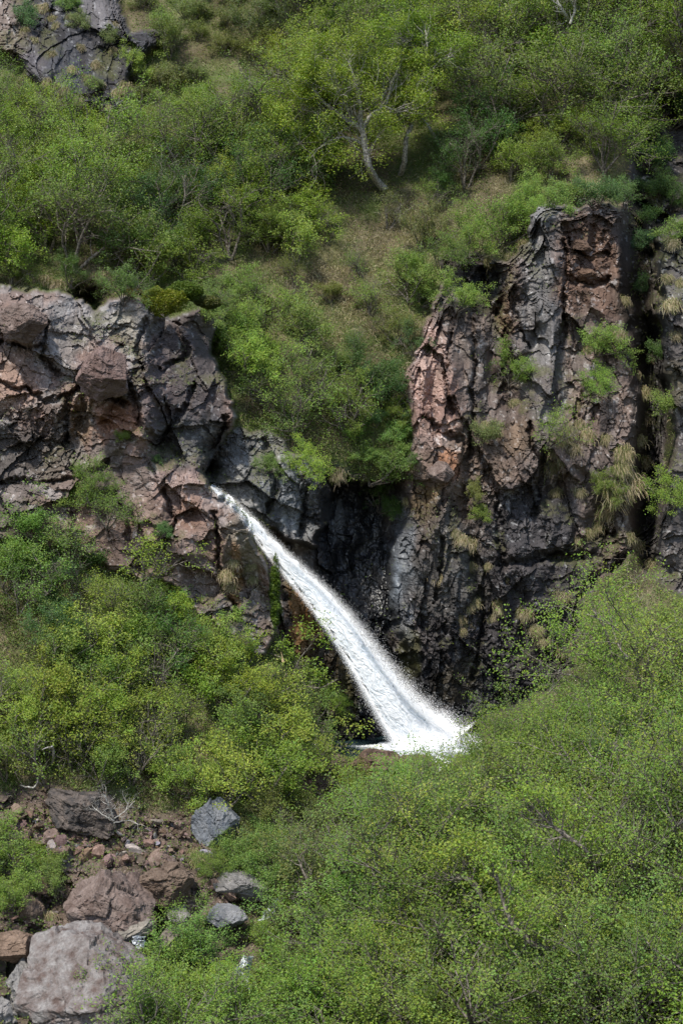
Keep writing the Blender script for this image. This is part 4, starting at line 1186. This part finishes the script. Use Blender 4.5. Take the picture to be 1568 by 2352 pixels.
bt = traced('broken_birch', 'broken birch with a fresh pale split stub beside the waterfall', ground(720, 1610) - .8, [
    [(722, 1625, .06), (700, 1575, .055), (672, 1548, .05), (651, 1520, .045)],
    [(700, 1575, .03), (735, 1580, .025), (775, 1560, .012)],
    [(655, 1515, .03), (620, 1500, .025), (585, 1490, .012)],
    [(672, 1548, .03), (690, 1510, .02), (715, 1480, .01)]], 'bright', per=3, sig=.12, kids=(3, 3), blen=.8, seed=11)
sk = Sk(); q = np.array(P(650, 1520, bt.location.y)) - np.array(bt.location)
sk.tube([q, q + np.array([-.03, -.02, .15]), q + np.array([-.07, -.02, .34])], [.05, .035, .004], 6)
v, f = sk.arrays(); npmesh('split_stub', v, f, M_SPLIT, parent=bt)
traced('birch_tree', 'birch with a long curved bare trunk low in the big thicket', ground(1293, 2245) - 3.4, [
    [(1300, 2250, .10), (1290, 2225, .09), (1264, 2185, .085), (1219, 2165, .07), (1179, 2125, .06), (1154, 2070, .045), (1140, 2010, .03)],
    [(1264, 2185, .05), (1300, 2150, .04), (1340, 2140, .02)]], 'bright', per=4, kids=(4, 3), blen=1.1, seed=12, bark=M_BARK)
traced('birch_tree', 'birch with a dark kinked trunk in the middle of the big thicket', ground(1126, 2130) - 3.2, [
    [(1128, 2135, .09), (1120, 2100, .08), (1109, 2070, .08), (1084, 2025, .07), (1050, 2016, .05), (1020, 2010, .03)],
    [(1084, 2025, .05), (1075, 2000, .04), (1070, 1960, .025)]], 'yellow', per=4, kids=(4, 3), blen=1.1, seed=13, bark=M_BARK)
traced('birch_tree', 'birch with an elbow shaped grey trunk at the right of the big thicket', ground(1434, 2020) - 3.4, [
    [(1440, 2014, .09), (1400, 2010, .09), (1371, 2012, .085), (1362, 1990, .06), (1345, 1955, .055), (1299, 1920, .05), (1254, 1885, .04), (1219, 1850, .025)]], 'bright', per=3, kids=(3, 3), blen=1.0, seed=14, bark=M_BARK)
traced('birch_tree', 'birch with a low S shaped limb at the bottom centre of the big thicket', ground(1104, 2150) - 3.6, [
    [(1104, 2140, .06), (1064, 2140, .055), (1030, 2158, .05), (1010, 2155, .045), (1005, 2130, .03)]], 'mid', per=3, kids=(3, 3), blen=.8, seed=15, bark=M_BARK)
traced('birch_tree', 'leaning dark birch above the lower cascade', ground(750, 2090) - 1.4, [
    [(760, 2085, .06), (735, 2060, .055), (720, 2050, .05), (700, 2010, .04), (680, 1960, .02)],
    [(735, 2060, .04), (700, 2052, .03), (670, 2050, .015)]], 'dull', per=3, sig=.12, kids=(3, 3), blen=.9, seed=16)

# ordinal labels: rows from the top, then left to right
ORD = ['first', 'second', 'third', 'fourth', 'fifth', 'sixth', 'seventh', 'eighth', 'ninth', 'tenth', 'eleventh', 'twelfth', 'thirteenth', 'fourteenth', 'fifteenth', 'sixteenth', 'seventeenth', 'eighteenth', 'nineteenth', 'twentieth']
ROW = [w + ' row' for w in ['top'] + ORD[1:20]]
KN = {'birch': 'birch', 'tall': 'birch', 'shrub': 'birch shrub', 'sparse': 'sparse shrub', 'low': 'low shrub'}
from collections import defaultdict
reg = defaultdict(list)
for t in trees:
    cat = {'birch': 'birch tree', 'tall': 'birch tree', 'shrub': 'bush', 'sparse': 'bush', 'low': 'bush'}[t['kind']]
    if t['label']:
        tag(t['o'], t['label'], cat)
    else:
        reg[t['region']].append((t, cat))
for name, lst in reg.items():
    lst.sort(key=lambda a: a[0]['py'])
    per = 8
    for ri in range(0, len(lst), per):
        row = sorted(lst[ri:ri + per], key=lambda a: a[0]['px'])
        for ci, (t, cat) in enumerate(row):
            tag(t['o'], '%s %s, %s from left, %s, %s' % (LOOK[t['hue']], KN[t['kind']], ORD[ci], ROW[ri // per], name), cat, 'birches of the ' + name)

# ------------------------------------------------------------------ grass and undergrowth
def blades(name, px, py, length, width, tint, hang, label, kindtag=True, jitter=.0):
    i, j, Yg = groundv(px, py)
    n = len(px)
    Yd = Yg - .02
    c = np.stack([(px - 784) * K * Yd, Yd, CZ + (1176 - py) * K * Yd], -1)
    d = rg.normal(0, .35, (n, 3)); d[:, 1] -= rg.uniform(.2, 1.0, n); d[:, 2] += rg.uniform(.2, 1.0, n) * (1 - hang) - hang * .3
    d /= np.linalg.norm(d, axis=1)[:, None]
    d2 = d + np.array([0, -.3, -1.0]) * (hang * 1.3 + .25)[:, None] if np.ndim(hang) else d + np.array([0, -.3, -1.0]) * (hang * 1.3 + .25)
    d2 /= np.linalg.norm(d2, axis=1)[:, None]
    w = np.cross(d, rg.normal(0, 1, (n, 3))); w /= np.linalg.norm(w, axis=1)[:, None]
    w = w * width[:, None] * .5
    L = length[:, None]
    p1 = c + d * L * .45; p2 = p1 + d2 * L * .55
    Vv = np.stack([c - w, c + w, p1 + w * .8, p1 - w * .8, p2 + w * .15, p2 - w * .15], 1).reshape(-1, 3)
    b = np.arange(n)[:, None] * 6
    F = np.concatenate([b + [0, 1, 2, 3], b + [3, 2, 4, 5]])
    return npmesh(name, Vv, F, M_GRASS, np.repeat(tint, 6, 0))


def scatter(n, dens):
    """n points over the layout with acceptance from array dens"""
    xs = rg.uniform(-120, 1690, n * 3); ys = rg.uniform(-120, 2450, n * 3)
    i = ((ys - gy[0]) / ST).astype(int); j = ((xs - gx[0]) / ST).astype(int)
    k = rg.random(n * 3) < dens[i, j]
    return xs[k][:n], ys[k][:n], i[k][:n], j[k][:n]


veg = 1 - ROCK
scr = blur(mSC, 4)


def soft_ell(cx, cy, rx, ry):
    return np.exp(-(((WX - cx) / rx) ** 2 + ((WY - cy) / ry) ** 2))


dry = .22 + .0 * PX
for a in ((860, 560, 190, 110), (780, 700, 170, 130), (1190, 430, 70, 50), (240, 500, 70, 60), (200, 240, 90, 60), (330, 300, 90, 50), (60, 620, 60, 40), (110, 1330, 60, 50),
          (560, 1430, 50, 40), (420, 1650, 150, 100), (1000, 430, 60, 40), (150, 280, 60, 40), (120, 2060, 60, 40)):
    dry = dry + .75 * soft_ell(*a)
dry = dry * veg * (1 - scr * .9) * (.35 + .9 * sstep(-.2, .3, fbm(X0 / .9, Z0 / .9, 811, 4)))
x_, y_, i_, j_ = scatter(190000, np.clip(dry * 1.2, 0, 1))
nn = len(x_)
tn = rg.uniform(.65, 1.25, nn)[:, None]
cl = lerp(np.array((.42, .37, .24)), np.array((.28, .22, .13)), rg.random(nn)[:, None] ** 2) * tn
o = blades('dry_grass', x_, y_, rg.uniform(.12, .38, nn), rg.uniform(.010, .022, nn), cl, .45, '')
tag(o, 'tan dry grass matted over the open slopes', 'grass', kind='stuff')

gr = .35 + .0 * PX
for a in ((40, 1500, 130, 90), (850, 520, 120, 60), (1440, 950, 40, 200), (640, 640, 100, 80), (200, 1420, 120, 70), (1180, 400, 90, 40), (1460, 700, 30, 90)):
    gr = gr + .7 * soft_ell(*a)
gr = gr * np.clip(veg + .25 * up * mossn + mCH * .5, 0, 1) * (1 - scr * .85) * (.3 + .9 * sstep(-.1, .4, fbm(X0 / 1.1, Z0 / 1.1, 812, 4)))
x_, y_, i_, j_ = scatter(130000, np.clip(gr, 0, 1))
nn = len(x_)
cl = lerp(np.array((.12, .19, .04)), np.array((.20, .23, .07)), rg.random(nn)[:, None]) * rg.uniform(.7, 1.2, nn)[:, None]
o = blades('green_grass', x_, y_, rg.uniform(.08, .26, nn), rg.uniform(.010, .02, nn), cl, .15, '')
tag(o, 'short green grass growing between the bushes and on ledges', 'grass', kind='stuff')

# low leafy undergrowth
ug = veg * (1 - scr * .7) * (.35 + .8 * sstep(-.15, .3, fbm(X0 / .7, Z0 / .7, 813, 4))) * (1 - .95 * np.clip(dry * 1.5, 0, 1))
ug = ug + (.5 * soft_ell(850, 430, 200, 60) + .4 * soft_ell(900, 330, 160, 60) + .4 * soft_ell(350, 120, 120, 120)) * veg + .12 * RK * up * mossn
x_, y_, i_, j_ = scatter(230000, np.clip(ug, 0, 1))
nn = len(x_)
Yd = YT[i_, j_] - np.abs(rg.normal(0, .18, nn)) - .03
tips = np.stack([(x_ - 784) * K * Yd, Yd, CZ + (1176 - y_) * K * Yd], -1)
V2, F2, c2 = leaves_mesh(rg, tips, 1, .03, .065)
o = npmesh('undergrowth', V2, F2, M_LEAF, c2)
o.color = (.12, .165, .045, 1)
tag(o, 'low leafy undergrowth covering the ground under the birches', 'undergrowth', kind='stuff')


# tufts of dry grass on the rock, each its own
def tuft_proto(seed, L, n, hang):
    r = np.random.default_rng(seed)
    c = r.normal(0, 1, (n, 3)) * np.array([.13, .04, .11]) * (L / .5)
    d = r.normal(0, .5, (n, 3)); d[:, 1] -= r.uniform(.4, 1.1, n); d[:, 2] += .5
    d /= np.linalg.norm(d, axis=1)[:, None]
    d2 = d * .3 + np.array([0, -.12, -1.0]) * hang + r.normal(0, .12, (n, 3)); d2 /= np.linalg.norm(d2, axis=1)[:, None]
    LL = L * r.uniform(.5, 1.1, n)[:, None]
    w = np.cross(d + d2, np.array([0, 1, .2]) + r.normal(0, .3, (n, 3))); w /= np.linalg.norm(w, axis=1)[:, None]; w *= .0065
    p1 = c + d * LL * .22; p2 = p1 + (d + d2) / 2 * LL * .3; p3 = p2 + d2 * LL * .5
    Vv = np.stack([c - w, c + w, p1 + w, p1 - w, p2 + w, p2 - w, p3 + w * .2, p3 - w * .2], 1).reshape(-1, 3)
    b = np.arange(n)[:, None] * 8
    F = np.concatenate([b + [0, 1, 2, 3], b + [3, 2, 4, 5], b + [5, 4, 6, 7]])
    gn = (r.random(n) < .30)[:, None]
    cl = np.where(gn, np.array((.14, .17, .05)), lerp(np.array((.46, .40, .29)), np.array((.28, .22, .13)), r.random(n)[:, None])) * r.uniform(.7, 1.2, n)[:, None]
    return npmesh('grass_tuft', Vv, F, M_GRASS, np.repeat(cl, 8, 0), link=False)


TP = [tuft_proto(900 + i, .46, 620, (1.0, .7, .85, .55)[i]) for i in range(4)]
TUFTS = [(1240, 448, .8), (1280, 446, .7), (1330, 446, .8), (1400, 448, .7), (1170, 590, .7), (1200, 560, .7), (1500, 560, .7), (970, 745, .6), (955, 800, .6), (470, 660, .6), (510, 650, .7), (1545, 560, .8), (1425, 1075, 1.5), (1410, 1130, 1.7), (1440, 1110, 1.5), (1400, 1170, 1.3), (1430, 1040, 1.1), (1385, 1180, 1.0), (1455, 1250, 1.0), (1440, 1235, .9),
         (1330, 975, 1.0), (1300, 990, .9), (1345, 1000, .8), (1315, 1030, .9), (1290, 1060, .8), (1270, 1075, .8), (1275, 1130, .7), (1330, 1130, .7), (1370, 1210, .8),
         (1350, 1225, .8), (1475, 900, .8), (1480, 960, .8), (1460, 860, .7), (1490, 820, .7), (1540, 700, .9), (1550, 770, .9), (1560, 650, .8), (1530, 640, .7),
         (1060, 1240, .8), (1080, 1250, .7), (1045, 1225, .6), (1075, 1395, .7), (1090, 1385, .6), (1055, 1420, .7), (1070, 1430, .6), (1148, 1380, .6), (1150, 1400, .5),
         (1205, 1410, .7), (1190, 1405, .6), (1235, 1450, .8), (1225, 1445, .7), (1245, 1470, .7), (1130, 1420, .5), (1300, 1490, .8), (1315, 1480, .7), (1290, 1370, .7),
         (775, 1090, .8), (765, 1095, .7), (905, 1040, .9), (925, 1065, .7), (935, 1150, .6), (1180, 925, .6), (1110, 980, .6), (1500, 1300, .7), (1320, 1240, .6),
         (1350, 800, .7), (1420, 770, .7), (1430, 690, .7), (950, 770, .6), (100, 645, .9), (40, 640, .8), (130, 655, .8), (615, 690, .9), (600, 680, .8),
         (90, 20, .9), (65, 40, .9), (130, 60, .8), (120, 45, .7), (165, 160, .7), (80, 95, .7), (110, 190, .9), (130, 200, .9), (150, 210, .9), (215, 215, .9), (230, 195, .8), (60, 70, .8), (105, 20, .8), (185, 110, .7), (260, 120, .8), (255, 60, .7), (220, 150, .8), (200, 180, .8), (140, 235, .9), (160, 225, .8), (270, 215, .9), (290, 200, .8),
         (180, 230, .9), (205, 245, .9), (250, 250, .8), (120, 125, .6), (160, 40, .7), (445, 1960, .9), (460, 1975, .8), (455, 1990, .7), (90, 2100, .8), (110, 2110, .8),
         (520, 1320, .7), (530, 1345, .6), (580, 1330, .6), (575, 1300, .5), (535, 1290, .6), (490, 1450, .6), (1120, 600, .6), (1080, 1300, .5), (1010, 1330, .5),
         (1165, 1330, .5), (1120, 1300, .5), (1060, 1450, .5), (1325, 930, .6), (1390, 1010, .7), (1290, 1010, .7), (1275, 1040, .6), (1465, 1010, .8), (1475, 1060, .8)]
NEAR = [((1320, 447, 90, 12), 'along the right cliff top'), ((1185, 575, 25, 25), 'on the left shoulder of the right cliff'), ((490, 655, 40, 20), 'at the right end of the left ridge'), ((1425, 1110, 90, 80), 'on the long grass slope of the right cliff'), ((1310, 1030, 75, 90), 'on the ledges right of the grey twiggy bush'),
        ((1455, 1235, 60, 40), 'under the long grass slope'), ((1480, 900, 60, 130), 'in the grassy gully by the shaded cleft'), ((1545, 690, 50, 100), 'on the far right rock column'),
        ((1360, 1215, 50, 40), 'above the dark overhang of the right cliff'), ((1060, 1240, 60, 40), 'midway down the right cliff'), ((1070, 1410, 45, 60), 'low on the dark wall right of the fall'),
        ((1150, 1390, 40, 40), 'centre of the dark wall right of the fall'), ((1220, 1440, 60, 60), 'right part of the dark wall'), ((1300, 1450, 40, 110), 'beside the tallest birch crown'),
        ((770, 1090, 40, 40), 'above the wet black gully'), ((915, 1080, 50, 100), 'left flank of the right cliff'), ((90, 650, 120, 30), 'on the left ridge top'),
        ((607, 685, 40, 40), 'on the brow above the left cliff'), ((140, 60, 200, 82), 'on the upper part of the upper left crag'), ((140, 200, 200, 90), 'at the foot of the upper left crag'), ((455, 1975, 40, 50), 'beside the brown boulder on the scree'),
        ((100, 2105, 50, 30), 'on the knoll at the lower left'), ((550, 1330, 80, 140), 'on the rock rib left of the fall')]
tl_ = []
for k, (x, y, s) in enumerate(TUFTS):
    o = TP[k % 4].copy(); COL.objects.link(o)
    o.location = P(x, y, ground(x, y) - .04)
    sc = s ** .8 * rnd.uniform(.75, 1.15)
    o.scale = (sc * rnd.uniform(.9, 1.3), sc, sc)
    o.rotation_euler = (0, rnd.uniform(-.25, .25), rnd.uniform(-.3, .3))
    v = rnd.uniform(.8, 1.1); o.color = (v, v * rnd.uniform(.95, 1.03), v * rnd.uniform(.85, 1), 1)
    where = 'on a rock ledge of the right cliff'
    for (cx_, cy_, rx_, ry_), w in NEAR:
        if abs(x - cx_) < rx_ and abs(y - cy_) < ry_: where = w; break
    tl_.append((where, x, y, o))
for where in sorted(set(t[0] for t in tl_)):
    row = sorted([t for t in tl_ if t[0] == where], key=lambda t: t[1])
    for ci, t in enumerate(row):
        lab = 'tan dry grass tuft ' + where if len(row) == 1 else 'tan dry grass tuft, %s from left %s' % (ORD[ci], where)
        tag(t[3], lab, 'grass tuft', 'dry grass tufts ' + where)

# moss cushion on the left cliff top
def cushion(name, px, py, rx, ry, col, lab, n=9000, Yf=None):
    r = np.random.default_rng(int(px))
    a = r.uniform(0, 2 * math.pi, n); q = np.sqrt(r.random(n))
    x = px + np.cos(a) * q * rx; y = py + np.sin(a) * q * ry
    x = x + fbm(x / 20, y / 20, 5, 3) * rx * .25; y = y + fbm(x / 20, y / 20, 6, 3) * ry * .3
    _, _, g = groundv(x, y)
    if Yf: g = np.full(len(x), Yf)
    g0 = np.median(g)
    D = np.minimum(g, g0) - .45 * np.sqrt(np.clip(1 - q ** 2, 0, 1)) - r.random(n) * .08
    c0 = P(px, py, g0)
    tips = np.stack([(x - 784) * K * D, D, CZ + (1176 - y) * K * D], -1) - np.array(c0)
    V2, F2, c2 = leaves_mesh(r, tips, 1, .02, .055, .8)
    o = npmesh(name, V2, F2, M_LEAF, c2); o.location = c0
    o.color = (*col, 1)
    tag(o, lab, 'moss cushion')


cushion('moss_cushion', 378, 692, 52, 32, (.17, .19, .022), 'yellow green moss cushion capping the left cliff', Yf=58.9)
cushion('moss_cushion', 425, 668, 42, 24, (.085, .13, .02), 'greener moss cushion right of the yellow green one', Yf=59.3)
cushion('moss_cushion', 476, 694, 30, 14, (.09, .10, .03), 'dark olive moss cushion at the right end of the left ridge', 4000, Yf=59.6)
cushion('moss_cushion', 606, 705, 18, 26, (.085, .07, .02), 'small brown moss cushion on the brow above the left cliff', 3000)
cushion('moss_cushion', 632, 1365, 11, 85, (.075, .12, .015), 'long green moss strip beside the waterfall', 5000)
cushion('moss_cushion', 306, 672, 20, 9, (.11, .07, .02), 'thin brown moss cap on the left ridge crest', 2500)
print(DIM)
print('objects', len(bpy.data.objects), 'trees', len(trees), 'leaf faces', [v[2] for v in PROT.values()])
